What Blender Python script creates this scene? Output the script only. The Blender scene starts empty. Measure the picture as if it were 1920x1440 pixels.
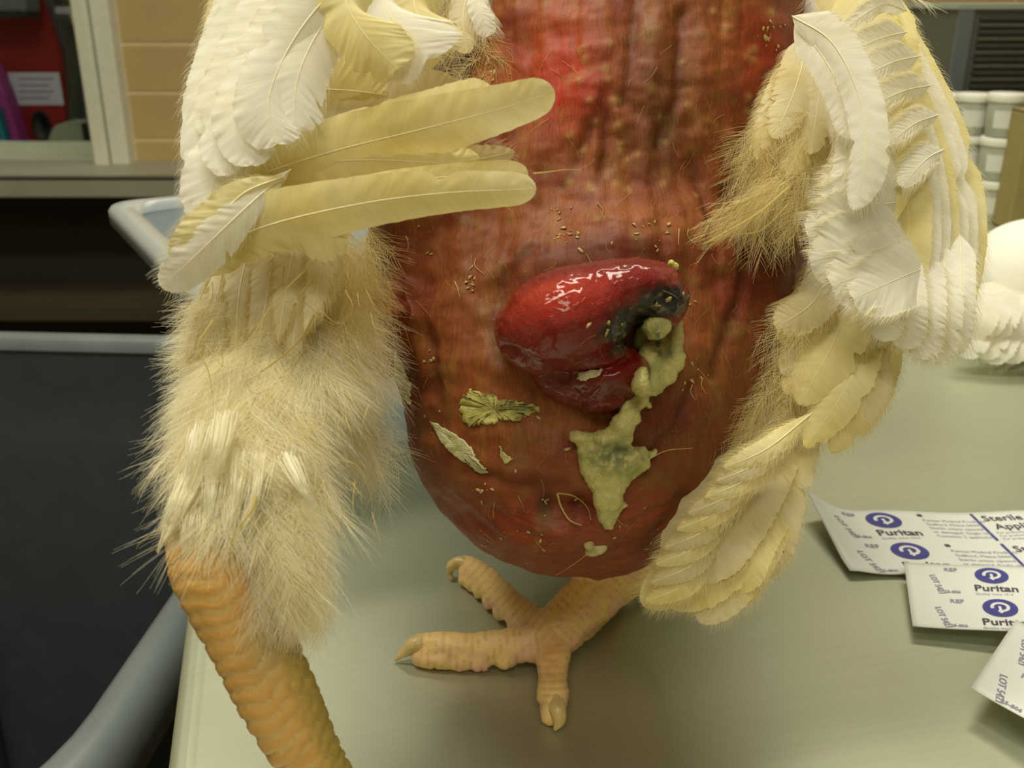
import bpy, bmesh, math, random
import numpy as np
from mathutils import Vector, Matrix, noise
from mathutils.bvhtree import BVHTree
S = bpy.context.scene
COL = S.collection
random.seed(4)
R = math.radians

# ------------------------------------------------------------------ camera, world, lights, exposure
FPX = 1867.0
PITCH = R(21.5)
CAMZ = 0.25
cd = bpy.data.cameras.new('camera')
cd.sensor_width = 36.0
cd.lens = FPX / 1920 * 36
cd.clip_start = 0.01
cd.dof.use_dof = True
cd.dof.focus_distance = 0.32
cd.dof.aperture_fstop = 22
cam = bpy.data.objects.new('camera', cd)
COL.objects.link(cam)
cam.location = (0, 0, CAMZ)
cam.rotation_euler = (math.pi/2 - PITCH, 0, 0)
S.camera = cam
S.view_settings.view_transform = 'Standard'
S.view_settings.look = 'None'
S.view_settings.gamma = 1
S.view_settings.use_curve_mapping = False
S.view_settings.exposure = 0.2
w = bpy.data.worlds.new('world'); S.world = w; w.use_nodes = True
w.node_tree.nodes['Background'].inputs[0].default_value = (1.0, 0.96, 0.80, 1)
w.node_tree.nodes['Background'].inputs[1].default_value = 0.18

def area(name, loc, rot, sx, sy, power, col=(1, .955, .80)):
    l = bpy.data.lights.new(name, 'AREA'); l.shape = 'RECTANGLE'
    l.size = sx; l.size_y = sy; l.energy = power; l.color = col
    o = bpy.data.objects.new(name, l); COL.objects.link(o)
    o.location = loc; o.rotation_euler = rot
    return o
area('ceiling_light_over_table', (-.45, .35, 1.72), (0, 0, 0), 1.2, .3, 25)
area('ceiling_light_behind_camera', (-.1, -1.0, 1.72), (0, 0, 0), 1.2, .6, 15)
area('added_fill_behind_hatch', (-1.6, 3.2, 1.72), (0, 0, 0), .8, .3, 7)  # unseen lamp, added to brighten the items behind the hatch
area('ceiling_light_by_counter', (.2, 1.5, 1.72), (0, 0, 0), 1.2, .3, 14)

# ------------------------------------------------------------------ geometry helpers
CAM = Vector((0, 0, CAMZ))
RT = Vector((1, 0, 0)); FW = Vector((0, math.cos(PITCH), -math.sin(PITCH))); UP = Vector((0, math.sin(PITCH), math.cos(PITCH)))
def ray(px, py): return FW + RT*((px-960)/FPX) + UP*((720-py)/FPX)
def P(px, py, d): return CAM + ray(px, py)*d
def T(px, py, z=0.0):
    r = ray(px, py); return CAM + r*((z-CAMZ)/r.z)
def W(px, py, Y):
    r = ray(px, py); return CAM + r*(Y/r.y)
def proj(v):
    v = np.asarray(v) - np.array(CAM)
    d = v @ np.array(FW)
    return 960 + FPX*(v @ np.array(RT))/d, 720 - FPX*(v @ np.array(UP))/d, d

def link(name, me, mats=(), parent=None, smooth=False):
    o = bpy.data.objects.new(name, me); COL.objects.link(o)
    for m in (mats if isinstance(mats, (list, tuple)) else [mats]):
        if m.name not in [x.name for x in me.materials if x]: me.materials.append(m)
    if parent is not None: o.parent = parent
    if smooth: me.polygons.foreach_set('use_smooth', [True]*len(me.polygons))
    return o
def mesh(name, V, F, mats=(), parent=None, smooth=False, mi=None):
    me = bpy.data.meshes.new(name); me.from_pydata([tuple(v) for v in V], [], F); me.update()
    o = link(name, me, mats, parent, smooth)
    if mi is not None: me.polygons.foreach_set('material_index', mi)
    return o
def empty(name, loc=(0, 0, 0), rz=0):
    o = bpy.data.objects.new(name, None); COL.objects.link(o); o.location = loc; o.rotation_euler = (0, 0, rz)
    o.empty_display_size = .02
    return o
def tag(o, label=None, cat=None, group=None, kind=None):
    if label: o['label'] = label
    if cat: o['category'] = cat
    if group: o['group'] = group
    if kind: o['kind'] = kind
    return o
def boxes(name, bl, mats, parent=None, bevel=0.0, seg=2):
    """bl: (cx,cy,cz,sx,sy,sz[,rz]) full sizes"""
    bm = bmesh.new()
    for b in bl:
        m = Matrix.Translation(b[:3]) @ (Matrix.Rotation(b[6], 4, 'Z') if len(b) > 6 else Matrix()) @ Matrix.Diagonal((b[3], b[4], b[5], 1))
        bmesh.ops.create_cube(bm, size=1, matrix=m)
    if bevel: bmesh.ops.bevel(bm, geom=list(bm.edges), offset=bevel, segments=seg, affect='EDGES', profile=.6)
    me = bpy.data.meshes.new(name); bm.to_mesh(me); bm.free()
    return link(name, me, mats, parent)
def prism(name, outline, y0, y1, mats, parent=None, bevel=0.0):
    """outline in (x,z), extruded y0..y1"""
    n = len(outline)
    V = [(x, y0, z) for x, z in outline] + [(x, y1, z) for x, z in outline]
    F = [list(range(n))[::-1], list(range(n, 2*n))] + [[i, (i+1) % n, n+(i+1) % n, n+i] for i in range(n)]
    bm = bmesh.new(); vs = [bm.verts.new(v) for v in V]
    for f in F: bm.faces.new([vs[i] for i in f])
    bmesh.ops.recalc_face_normals(bm, faces=bm.faces)
    if bevel: bmesh.ops.bevel(bm, geom=list(bm.edges), offset=bevel, segments=2, affect='EDGES')
    me = bpy.data.meshes.new(name); bm.to_mesh(me); bm.free()
    return link(name, me, mats, parent)
def lathe(name, prof, mats, parent=None, n=32, loc=(0, 0, 0)):
    V, F = [], []
    for r, z in prof:
        for k in range(n):
            a = 2*math.pi*k/n; V.append((loc[0]+r*math.cos(a), loc[1]+r*math.sin(a), loc[2]+z))
    for i in range(len(prof)-1):
        for k in range(n):
            F.append((i*n+k, i*n+(k+1) % n, (i+1)*n+(k+1) % n, (i+1)*n+k))
    F.append(tuple(range(n))[::-1]); F.append(tuple((len(prof)-1)*n+k for k in range(n)))
    return mesh(name, V, F, mats, parent, True)
def catmull(pts, n):
    p = np.array(pts, float); k = len(p)
    if k == 2:
        t = np.linspace(0, 1, n)[:, None]; return p[0]*(1-t)+p[1]*t
    q = np.vstack([2*p[0]-p[1], p, 2*p[-1]-p[-2]])
    out = []
    for s in np.linspace(0, k-1-1e-9, n):
        i = int(s); t = s-i; a, b, c, d = q[i:i+4]
        out.append(.5*((2*b)+(-a+c)*t+(2*a-5*b+4*c-d)*t*t+(-a+3*b-3*c+d)*t**3))
    return np.array(out)
def fbm(x, y, z=0.0, o=3): return noise.fractal(Vector((x, y, z)), 1.0, 2.0, o)

# ------------------------------------------------------------------ materials
def lin(c):
    return tuple(((v/255)/12.92 if v/255 <= .04045 else ((v/255+.055)/1.055)**2.4) for v in c)
class NT:
    def __init__(s, name):
        s.m = bpy.data.materials.new(name); s.m.use_nodes = True
        s.t = s.m.node_tree; s.b = s.t.nodes['Principled BSDF']; s.out = s.t.nodes['Material Output']
    def n(s, typ, **kw):
        x = s.t.nodes.new(typ)
        for k, v in kw.items():
            if k.startswith('i_'):
                key = k[2:]; x.inputs[int(key) if key.isdigit() else key.replace('_', ' ')].default_value = v
            else: setattr(x, k, v)
        return x
    def l(s, a, b): s.t.links.new(a, b)
    def ramp(s, fac, stops):
        r = s.n('ShaderNodeValToRGB'); e = r.color_ramp.elements
        while len(e) < len(stops): e.new(.5)
        for i, (p, c) in enumerate(stops):
            e[i].position = p; e[i].color = (*c, 1) if len(c) == 3 else c
        s.l(fac, r.inputs[0]); return r.outputs[0]
    def coords(s, kind='Object', scale=(1, 1, 1)):
        tc = s.n('ShaderNodeTexCoord'); mp = s.n('ShaderNodeMapping'); mp.inputs['Scale'].default_value = scale
        s.l(tc.outputs[kind], mp.inputs[0]); return mp.outputs[0]
    def noise(s, vec, scale, detail=3, rough=.5):
        x = s.n('ShaderNodeTexNoise'); x.inputs['Scale'].default_value = scale; x.inputs['Detail'].default_value = detail
        x.inputs['Roughness'].default_value = rough
        if vec is not None: s.l(vec, x.inputs['Vector'])
        return x.outputs['Fac']
    def bump(s, h, strength, dist, prev=None):
        x = s.n('ShaderNodeBump'); x.inputs['Strength'].default_value = strength; x.inputs['Distance'].default_value = dist
        s.l(h, x.inputs['Height'])
        if prev is not None: s.l(prev, x.inputs['Normal'])
        s.l(x.outputs[0], s.b.inputs['Normal']); return x.outputs[0]
    def mix(s, fac, a, b, mode='MIX'):
        x = s.n('ShaderNodeMix', data_type='RGBA', blend_type=mode)
        for sock, v in ((x.inputs[0], fac), (x.inputs[6], a), (x.inputs[7], b)):
            if isinstance(v, (int, float)): sock.default_value = v
            elif isinstance(v, tuple): sock.default_value = (*v, 1) if len(v) == 3 else v
            else: s.l(v, sock)
        return x.outputs[2]
def simple(name, rgb, rough=.5, metal=0, var=.12, scale=40, coat=0, bump=0, **kw):
    t = NT(name); c = lin(rgb)
    nz = t.noise(t.coords(), scale, 4)
    col = t.ramp(nz, [(.3, tuple(v*(1-var) for v in c)), (.7, tuple(min(1, v*(1+var)) for v in c))])
    t.l(col, t.b.inputs['Base Color']); t.b.inputs['Roughness'].default_value = rough
    t.b.inputs['Metallic'].default_value = metal; t.b.inputs['Coat Weight'].default_value = coat
    for k, v in kw.items(): t.b.inputs[k.replace('_', ' ')].default_value = v
    if bump: t.bump(t.noise(t.coords(), scale*6, 3), .4, bump)
    return t.m
def steel(name, rgb, rough=.33, metal=1.0):
    t = NT(name); tc = t.n('ShaderNodeTexCoord'); mp = t.n('ShaderNodeMapping')
    mp.inputs['Scale'].default_value = (6, 420, 6)
    t.l(tc.outputs['Object'], mp.inputs[0])
    nz = t.noise(mp.outputs[0], 1.0, 4, .6)
    c = lin(rgb)
    cl = t.noise(t.coords(scale=(1, 1, 1)), 9, 4)
    a = t.ramp(nz, [(.3, tuple(v*.93 for v in c)), (.7, tuple(v*1.05 for v in c))])
    b = t.mix(.5, a, t.ramp(cl, [(.35, tuple(v*.88 for v in c)), (.7, c)]))
    t.l(b, t.b.inputs['Base Color'])
    t.b.inputs['Metallic'].default_value = metal
    mr = t.n('ShaderNodeMapRange'); t.l(cl, mr.inputs[0]); mr.inputs[3].default_value = rough-.06; mr.inputs[4].default_value = rough+.08
    t.l(mr.outputs[0], t.b.inputs['Roughness'])
    t.bump(nz, .22, .0002)
    return t.m

M = {}
M['steel'] = steel('brushed_steel', (194, 197, 172), .48, .8)
M['counter_steel'] = steel('counter_steel', (184, 182, 164), .55, .6)
M['floor'] = simple('floor_vinyl', (96, 92, 82), .5)
M['wall_paint'] = simple('wall_paint', (196, 184, 140), .7)
M['ceiling'] = simple('ceiling_tile', (222, 220, 205), .9)
M['block'] = simple('glazed_block', (182, 158, 108), .45, var=.05, scale=12)
M['mortar'] = simple('mortar', (214, 194, 148), .8, var=.05)
M['frame_white'] = simple('painted_window_frame', (214, 214, 196), .4, var=.04)
M['dark_wood'] = simple('under_counter_dark', (42, 36, 27), .8, var=.2, scale=8)
M['dark_band'] = simple('lower_shelf_brown', (66, 55, 36), .7, var=.15, scale=8)
M['red_board'] = simple('red_board', (128, 8, 8), .6, var=.06)
M['white_label'] = simple('white_label', (196, 196, 214), .6, var=.03)
M['label_print'] = simple('label_print', (150, 128, 160), .7, var=.05)
M['magenta'] = simple('magenta_plastic', (140, 48, 120), .45, var=.05)
M['teal'] = simple('teal_plastic', (22, 110, 132), .45, var=.05)
M['black'] = simple('black_plastic', (22, 24, 26), .45, var=.1)
M['grey_plastic'] = simple('grey_plastic', (98, 104, 108), .5, var=.05)
M['putty'] = simple('putty_plastic', (138, 144, 128), .5, var=.05)
M['beige_board'] = simple('beige_board', (168, 160, 116), .7, var=.05)
M['green_board'] = simple('green_board', (84, 92, 40), .7, var=.05)
M['bin'] = simple('charcoal_bin_plastic', (58, 63, 66), .5, var=.1, scale=25, bump=.0004)
M['bin_rim'] = simple('grey_bin_rim_plastic', (106, 114, 114), .4, var=.08, scale=25, bump=.0003)
M['machine'] = simple('grey_enamel', (82, 86, 78), .5, var=.05)
M['machine_light'] = simple('pale_enamel', (150, 158, 144), .5, var=.05)
M['machine_dark'] = simple('dark_grille', (62, 66, 58), .6, var=.08)
M['cardboard'] = simple('cardboard', (146, 134, 84), .85, var=.06)
M['jar_lid'] = simple('white_jar_lid', (226, 226, 212), .4, var=.03)
M['jar'] = simple('frosted_jar', (186, 188, 172), .3, var=.05, Transmission_Weight=.25)
M['jar_label'] = simple('jar_label', (214, 214, 206), .7, var=.04)
M['print_blue'] = simple('blue_print', (66, 66, 150), .6, var=.02)
M['print_grey'] = simple('grey_print', (150, 154, 172), .6, var=.02)
M['print_dark'] = simple('dark_print', (70, 72, 84), .6, var=.02)
M['paper'] = simple('wrapper_paper', (238, 240, 236), .5, var=.02)
t = NT('clear_tub_plastic'); t.b.inputs['Base Color'].default_value = (*lin((205, 216, 222)), 1)
t.b.inputs['Roughness'].default_value = .28; t.b.inputs['Transmission Weight'].default_value = .62; t.b.inputs['IOR'].default_value = 1.2
M['tub'] = t.m
t = NT('window_glass'); t.b.inputs['Base Color'].default_value = (.9, .95, .93, 1); t.b.inputs['Roughness'].default_value = .03
t.b.inputs['Transmission Weight'].default_value = 1; t.b.inputs['IOR'].default_value = 1.05
M['glass'] = t.m

def vane_mat(name, base, dirty, dirt=.4, trans=.3, lines=1.0):
    t = NT(name)
    uv = t.n('ShaderNodeUVMap'); mp = t.n('ShaderNodeMapping'); mp.inputs['Scale'].default_value = (1.6, 130, 1)
    t.l(uv.outputs[0], mp.inputs[0])
    barb = t.noise(mp.outputs[0], 1.0, 3, .65)
    mp2 = t.n('ShaderNodeMapping'); mp2.inputs['Scale'].default_value = (1.2, 16, 1); t.l(uv.outputs[0], mp2.inputs[0])
    broad = t.noise(mp2.outputs[0], 1.0, 3, .6)
    cloud = t.noise(t.coords(), 45, 3)
    a, b = lin(base), lin(dirty)
    c1 = t.ramp(cloud, [(.62-dirt*.5, b if dirt > .5 else a), (.9-dirt*.4, b)])
    c2 = t.ramp(barb, [(.3, (.78, .74, .62)), (.62, (1, 1, 1))])
    c3 = t.ramp(broad, [(.3, (.84, .80, .68)), (.6, (1, 1, 1))])
    c = t.mix(.3*lines, c1, c2, 'MULTIPLY'); c = t.mix(.35*lines, c, c3, 'MULTIPLY')
    t.l(c, t.b.inputs['Base Color']); t.b.inputs['Roughness'].default_value = .62
    t.b.inputs['Specular IOR Level'].default_value = .25
    t.b.inputs['Sheen Weight'].default_value = .15
    t.bump(barb, .2, .0003)
    tr = t.n('ShaderNodeBsdfTranslucent'); t.l(c, tr.inputs[0])
    mx = t.n('ShaderNodeMixShader'); mx.inputs[0].default_value = trans
    t.l(t.b.outputs[0], mx.inputs[1]); t.l(tr.outputs[0], mx.inputs[2]); t.l(mx.outputs[0], t.out.inputs[0])
    return t.m
M['vane_white'] = vane_mat('white_feather_vane', (254, 253, 242), (251, 247, 226), .3, .35)
M['vane_cream'] = vane_mat('cream_feather_vane', (252, 243, 190), (242, 226, 146), .5, .35)
M['vane_dim'] = vane_mat('buff_feather_vane', (246, 238, 204), (232, 216, 156), .5, .4)
M['shaft'] = simple('feather_shaft', (250, 240, 200), .35, var=.05)
def down_mat(name, a, b, c):
    t = NT(name); hi = t.n('ShaderNodeHairInfo')
    col = t.ramp(hi.outputs['Random'], [(.0, lin(a)), (.55, lin(b)), (1.0, lin(c))])
    d = t.n('ShaderNodeBsdfDiffuse'); tr = t.n('ShaderNodeBsdfTranslucent'); t.l(col, d.inputs[0]); t.l(col, tr.inputs[0])
    mx = t.n('ShaderNodeMixShader'); mx.inputs[0].default_value = .42
    t.l(d.outputs[0], mx.inputs[1]); t.l(tr.outputs[0], mx.inputs[2]); t.l(mx.outputs[0], t.out.inputs[0])
    return t.m
M['down'] = down_mat('cream_down', (255, 253, 236), (255, 249, 222), (248, 236, 190))
M['fr_white'] = down_mat('white_fringe', (255, 253, 240), (252, 248, 226), (248, 240, 206))
M['fr_cream'] = down_mat('cream_fringe', (253, 247, 212), (248, 238, 188), (240, 224, 160))
M['fr_buff'] = down_mat('buff_fringe', (248, 240, 206), (238, 224, 174), (226, 208, 150))
M['down_yellow'] = down_mat('stained_down', (250, 240, 200), (240, 226, 164), (214, 190, 116))
M['strand'] = down_mat('loose_strand', (240, 222, 156), (224, 204, 128), (176, 156, 84))

def attr_mat(name, rough, coat, coat_r, sss, bumps, mul=None, streak=None, spec=.5):
    """base colour from the per-vertex colour attribute 'tint'; bumps = list of (scale, vec scale, strength, dist)"""
    t = NT(name); at = t.n('ShaderNodeAttribute'); at.attribute_name = 'tint'
    uv = t.n('ShaderNodeAttribute'); uv.attribute_name = 'flow'
    c = at.outputs['Color']
    prev = None
    for sc, vs, st, di in bumps:
        mp = t.n('ShaderNodeMapping'); mp.inputs['Scale'].default_value = vs; t.l(uv.outputs['Vector'], mp.inputs[0])
        nz = t.noise(mp.outputs[0], sc, 4, .6)
        prev = t.bump(nz, st, di, prev)
    if streak:
        mp = t.n('ShaderNodeMapping'); mp.inputs['Scale'].default_value = streak; t.l(uv.outputs['Vector'], mp.inputs[0])
        nz = t.noise(mp.outputs[0], 1, 5, .65)
        c = t.mix(.6, c, t.ramp(nz, [(.28, (.5, .36, .28)), (.5, (1, 1, 1)), (.72, (1.4, 1.3, 1.05))]), 'MULTIPLY')
        mp = t.n('ShaderNodeMapping'); mp.inputs['Scale'].default_value = (11, 11, 1); t.l(uv.outputs['Vector'], mp.inputs[0])
        nz = t.noise(mp.outputs[0], 1, 4, .7)
        c = t.mix(.45, c, t.ramp(nz, [(.3, (.7, .6, .5)), (.55, (1, 1, 1)), (.74, (1.35, 1.35, 1.1))]), 'MULTIPLY')
    if streak:
        mp = t.n('ShaderNodeMapping'); mp.inputs['Scale'].default_value = (34, 20, 1); t.l(uv.outputs['Vector'], mp.inputs[0])
        nz = t.noise(mp.outputs[0], 1, 4, .75)
        mp = t.n('ShaderNodeMapping'); mp.inputs['Scale'].default_value = (2.2, 1.4, 1); t.l(uv.outputs['Vector'], mp.inputs[0])
        big = t.noise(mp.outputs[0], 1, 3, .6)
        mm = t.n('ShaderNodeMath', operation='MULTIPLY'); t.l(t.ramp(nz, [(.58, (0, 0, 0)), (.68, (1, 1, 1))]), mm.inputs[0]); t.l(t.ramp(big, [(.45, (.12, .12, .12)), (.65, (.7, .7, .7))]), mm.inputs[1])
        c = t.mix(mm.outputs[0], c, lin((176, 134, 78)))
    t.l(c, t.b.inputs['Base Color']); t.b.inputs['Roughness'].default_value = rough
    t.b.inputs['Coat Weight'].default_value = coat; t.b.inputs['Coat Roughness'].default_value = coat_r
    t.b.inputs['Specular IOR Level'].default_value = spec
    if sss:
        t.b.inputs['Subsurface Weight'].default_value = sss; t.b.inputs['Subsurface Scale'].default_value = .004
        t.b.inputs['Subsurface Radius'].default_value = (1, .45, .25)
    return t.m
M['leg_skin'] = attr_mat('yellow_leg_skin', .42, .15, .3, .1, [(1, (50, 50, 1), .35, .0006), (1, (14, 14, 1), .2, .0008)])
M['skin'] = attr_mat('hen_skin', .6, .06, .35, .0, [(1, (14, 2.2, 1), .22, .0010), (1, (60, 60, 1), .2, .0004)], streak=(26, 1.8, 1), spec=.3)
M['wet'] = attr_mat('wet_red_tissue', .45, .6, .08, .0, [(1, (7, 7, 1), .3, .002), (1, (34, 34, 1), .8, .0011)], spec=.25)
M['crust'] = attr_mat('crusted_droppings', .55, .15, .3, .1, [(1, (25, 25, 1), .6, .0012)])
M['claw'] = simple('claw_horn', (214, 188, 124), .35, var=.15, scale=200)

# ------------------------------------------------------------------ the room
def struct(o): o['kind'] = 'structure'; return o
YB = 2.45                                                # back wall plane
CT = W(200, 322, 2.30).z                                 # ledge height under the hatch
struct(boxes('floor', [(0, 1.2, -.95, 6, 6, .1)], M['floor']))
struct(boxes('ceiling', [(0, 1.2, 1.85, 6, 6, .1)], M['ceiling']))
struct(boxes('wall_left', [(-2.95, 1.2, .45, .1, 6, 2.7)], M['wall_paint']))
struct(boxes('wall_right', [(2.95, 1.2, .45, .1, 6, 2.7)], M['wall_paint']))
struct(boxes('wall_front', [(0, -1.85, .45, 6, .1, 2.7)], M['wall_paint']))
# back wall with the hatch opening; glazed blocks right of it
xo1 = W(236, 200, YB).x; xo0 = -2.6; zo0 = W(100, 306, YB).z; zo1 = zo0+1.1
wb = struct(boxes('wall_back', [((xo1+2.9)/2, YB+.065, .45, 2.9-xo1, .1, 2.7), ((xo1+xo0)/2, YB+.065, (-.9+zo0)/2, xo1-xo0, .1, zo0+.9),
      ((xo1+xo0)/2, YB+.065, (zo1+1.8)/2, xo1-xo0, .1, 1.8-zo1), ((-2.9+xo0)/2, YB+.065, .45, xo0+2.9, .1, 2.7)], M['mortar']))
zj0 = W(300, 175, YB).z; ch = W(300, 83, YB).z - zj0
bm = bmesh.new(); bmesh.ops.create_cube(bm, size=1, matrix=Matrix.Diagonal((.2945, .02, ch-.005, 1)))
bmesh.ops.bevel(bm, geom=list(bm.edges), offset=.003, segments=1, affect='EDGES')
bme = bpy.data.meshes.new('block'); bm.to_mesh(bme); bm.free(); bme.materials.append(M['block'])
for r_ in range(-2, 11):
    for k in range(0, 12):
        x = xo1 + .152 + k*.297
        if x-.145 < xo1 or x > 2.8: 
            if x+.1 < xo1: continue
        o = bpy.data.objects.new('block', bme); COL.objects.link(o); o.parent = wb
        if x-.145 < xo1: o.scale.x = .5; x = xo1+.076
        o.location = (x, YB+.0226, zj0 + (r_+.5)*ch)
# hatch window: frame + panes
wf = struct(empty('window_1', (xo1, YB, zo0)))
def wbox(name, px0, px1, py0, py1, y0, y1, mat, parent, bev=.0, off=(0, 0, 0)):
    a = W(px0, py1, y0); b = W(px1, py0, y0)
    o = boxes(name, [((a.x+b.x)/2, (y0+y1)/2, (a.z+b.z)/2, abs(b.x-a.x), y1-y0, abs(b.z-a.z))], mat, None, bev)
    if parent is not None:
        o.parent = parent; o.matrix_parent_inverse = Matrix.Translation(-Vector(parent.location))
    return o
xf = W(236, 250, YB-.03).x
for nm, xa, xb, ya in (('frame_post', xf-.078, xf-.045, YB-.05), ('frame_post', xf-.042, xf, YB-.035)):
    o = boxes(nm, [((xa+xb)/2, (ya+YB+.1)/2, (zo0+zo1)/2, xb-xa, YB+.1-ya, zo1-zo0)], M['frame_white'], None, .004)
    o.parent = wf; o.matrix_parent_inverse = Matrix.Translation(-Vector(wf.location))
o = boxes('window_sill', [((xo0+xf)/2+.01, YB+.02, zo0-.012, xf-xo0, .16, .03), ((xo0+xf)/2+.01, YB+.09, zo0+.02, xf-xo0-.03, .02, .04)], M['frame_white'], None, .004)
o.parent = wf; o.matrix_parent_inverse = Matrix.Translation(-Vector(wf.location))
o = boxes('glass_pane', [((xo0+xf-.08)/2, YB+.06, (zo0+zo1)/2, xf-.08-xo0, .004, zo1-zo0)], M['glass'], None)
o.parent = wf; o.matrix_parent_inverse = Matrix.Translation(-Vector(wf.location))
# the room behind the hatch
struct(boxes('wall_far', [(-1.7, 4.15, .45, 3.2, .1, 2.7), (-.35, 3.3, .45, .1, 1.7, 2.7)], M['wall_paint']))

# ledge / counter under the hatch, and its dark cabinet below
c = empty('wall_counter', (-.6, 2.35, CT))
tag(c, 'narrow stainless steel wall counter below the hatch window', 'counter')
zc = CT
def par(o, p): 
    o.parent = p; o.matrix_parent_inverse = Matrix.Translation(-Vector(p.location)); return o
par(boxes('worktop', [(0, 2.36, zc-.006, 5.2, .24, .012), (0, 2.246, zc-.024, 5.2, .012, .048)], M['counter_steel'], None, .003), c)
par(boxes('cabinet_back', [(0, 2.43, (zc-.9)/2-.03, 5.2, .02, zc+.9-.06)], M['dark_wood'], None), c)
par(boxes('lower_shelf', [(0, 2.3, W(150, 590, 2.2).z, 5.2, .2, .03)], M['dark_band'], None), c)
for x in (-1.9, -.1, 1.9):
    par(boxes('leg', [(x, 2.30, (zc-.9)/2-.03, .04, .04, zc+.9-.06)], M['dark_band'], None), c)

# things behind the hatch (on the sill of the far side)
sh = empty('desk', (-1.4, 2.9, zo0-.05))
tag(sh, 'desk surface behind the hatch window carrying the files', 'desk')
par(boxes('desk_top', [(-1.5, 2.95, zo0-.03, 1.9, .7, .03)], M['putty'], None, .003), sh)
for x in (-2.3, -.75): par(boxes('leg', [(x, 2.95, (zo0-.045-.9)/2, .05, .5, zo0-.045+.9)], M['grey_plastic'], None), sh)
zd = zo0-.015
def wp(px, py, Y): v = W(px, py, Y); return (v.x, v.z)
Yf = 2.72
f = empty('magazine_file', (W(60, 250, Yf).x, Yf, zd))
tag(f, 'dark red upright magazine file with a white label behind the window', 'file holder')
pts = [wp(-90, 262, Yf), wp(122, 262, Yf), wp(118, 150, Yf), wp(110, 95, Yf), wp(72, -10, Yf), wp(60, -60, Yf), wp(-90, -60, Yf)]
pts = [(x, zd if i < 2 else z) for i, (x, z) in enumerate(pts)]
par(prism('body', pts, Yf, Yf+.025, M['red_board'], None, .003), f)
lb = wbox('label_card', 25, 110, 136, 197, Yf-.003, Yf-.0005, M['white_label'], f)
for k in range(4): wbox('print_line', 36, 100-(k % 2)*8, 146+k*12, 150+k*12, Yf-.0042, Yf-.0032, M['label_print'], f)
a = W(80, 236, Yf)
hb = lathe('finger_hole', [(.002, 0), (.030, 0), (.034, .004), (.028, .005), (.026, .002)], M['black'], None, 24)
hb.rotation_euler = (R(90), 0, 0); hb.scale = (.8, 1.2, 1); hb.location = (a.x-f.location.x, -.001, a.z-f.location.z); hb.parent = f
# slanting folders
def slab(name, quad, Y, thick, mat, label, cat, grp=None, zfix=True):
    pts = [wp(x, y, Y) for x, y in quad]
    pts = [(x, zd) if (zfix and i in (0, 1)) else (x, z) for i, (x, z) in enumerate(pts)]
    o = prism(name, pts, Y, Y+thick, mat, None, .002); tag(o, label, cat, grp); return o
slab('folder', [(14, 280), (48, 280), (10, 175), (-14, 120), (-34, 120)], 2.64, .05, M['magenta'], 'magenta plastic folder leaning left of the red file', 'folder')
slab('folder', [(-60, 280), (16, 280), (-4, 205), (-60, 205)], 2.60, .03, M['teal'], 'teal plastic folder low at the left edge', 'folder')
slab('folder', [(118, 280), (131, 280), (126, 95), (100, 0), (92, -60), (60, -60)], 2.85, .08, M['grey_plastic'], 'slate grey folder sloping behind the red file', 'folder')
slab('document_box', [(122, 280), (142, 280), (150, 45), (122, 45)], 2.98, .1, M['beige_board'], 'pale beige document box right of the red file', 'box')
slab('steel_upright', [(147, 280), (163, 280), (160, -60), (147, -60)], 2.94, .03, M['grey_plastic'], 'dark grey shelf upright behind the window frame', 'post')
slab('green_binder', [(118, 12), (168, 12), (168, -50), (118, -50)], 2.94-.14, .12, M['green_board'], 'olive green binder on the small shelf behind the window', 'binder', zfix=False)
s_ = wbox('wall_shelf', 104, 190, 14, 26, 2.78, 3.0, M['white_label'], None); tag(s_, 'small white shelf edge behind the window frame', 'shelf')
s_ = wbox('clipboard_case', -40, 44, -20, 22, 2.6, 2.68, M['grey_plastic'], None, .006); tag(s_, 'grey and black case above the red file at top left', 'case')
wbox('case_edge', -40, 46, 22, 34, 2.6, 2.68, M['black'], s_)
for ch_ in s_.children: ch_.matrix_parent_inverse = Matrix()
# domed tape dispenser
a = W(87, 280, 2.56); b = W(150, 280, 2.56); n = 14
wd = b.x-a.x; hh = W(120, 232, 2.56).z-zd
pr = [(b.x+.01, zd), (b.x+.01, zd+hh), (a.x+wd*.55, zd+hh)] + [(a.x+wd*.55-wd*.55*math.sin(q), zd+hh*math.cos(q)) for q in np.linspace(.15, math.pi/2, n)]
td = empty('desk_organiser', ((a.x+b.x)/2, 2.56, zd)); tag(td, 'putty coloured domed desk holder beside the window post', 'holder')
par(prism('body', pr, 2.56, 2.66, M['putty'], None, .003), td)
par(boxes('slot', [(b.x+.016, 2.61, zd+hh*.5, .012, .08, hh)], M['black'], None), td)

# ------------------------------------------------------------------ bin (open, we look into it)
def rrect(cx, cy, hx, hy, r, n=10, rz=0):
    out = []
    for (sx, sy, a0) in ((1, 1, 0), (-1, 1, 90), (-1, -1, 180), (1, -1, 270)):
        for k in range(n+1):
            a = R(a0+90*k/n); x = sx*(hx-r)+r*math.cos(a); y = sy*(hy-r)+r*math.sin(a)
            out.append((cx+x*math.cos(rz)-y*math.sin(rz), cy+x*math.sin(rz)+y*math.cos(rz)))
    return out
def tube_shell(name, rings, mats, parent, cap=True):
    """rings: list of (outline pts, z)"""
    n = len(rings[0][0]); V = [(x, y, z) for o, z in rings for x, y in o]
    F = [(i*n+k, i*n+(k+1) % n, (i+1)*n+(k+1) % n, (i+1)*n+k) for i in range(len(rings)-1) for k in range(n)]
    if cap: F.append(tuple(range((len(rings)-1)*n, len(rings)*n)))
    return mesh(name, V, F, mats, parent, True)
ZR = -.055
bn = empty('waste_bin', (-.50, .64, -.9)); tag(bn, 'large open charcoal plastic bin standing left of the steel table', 'bin')
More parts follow.
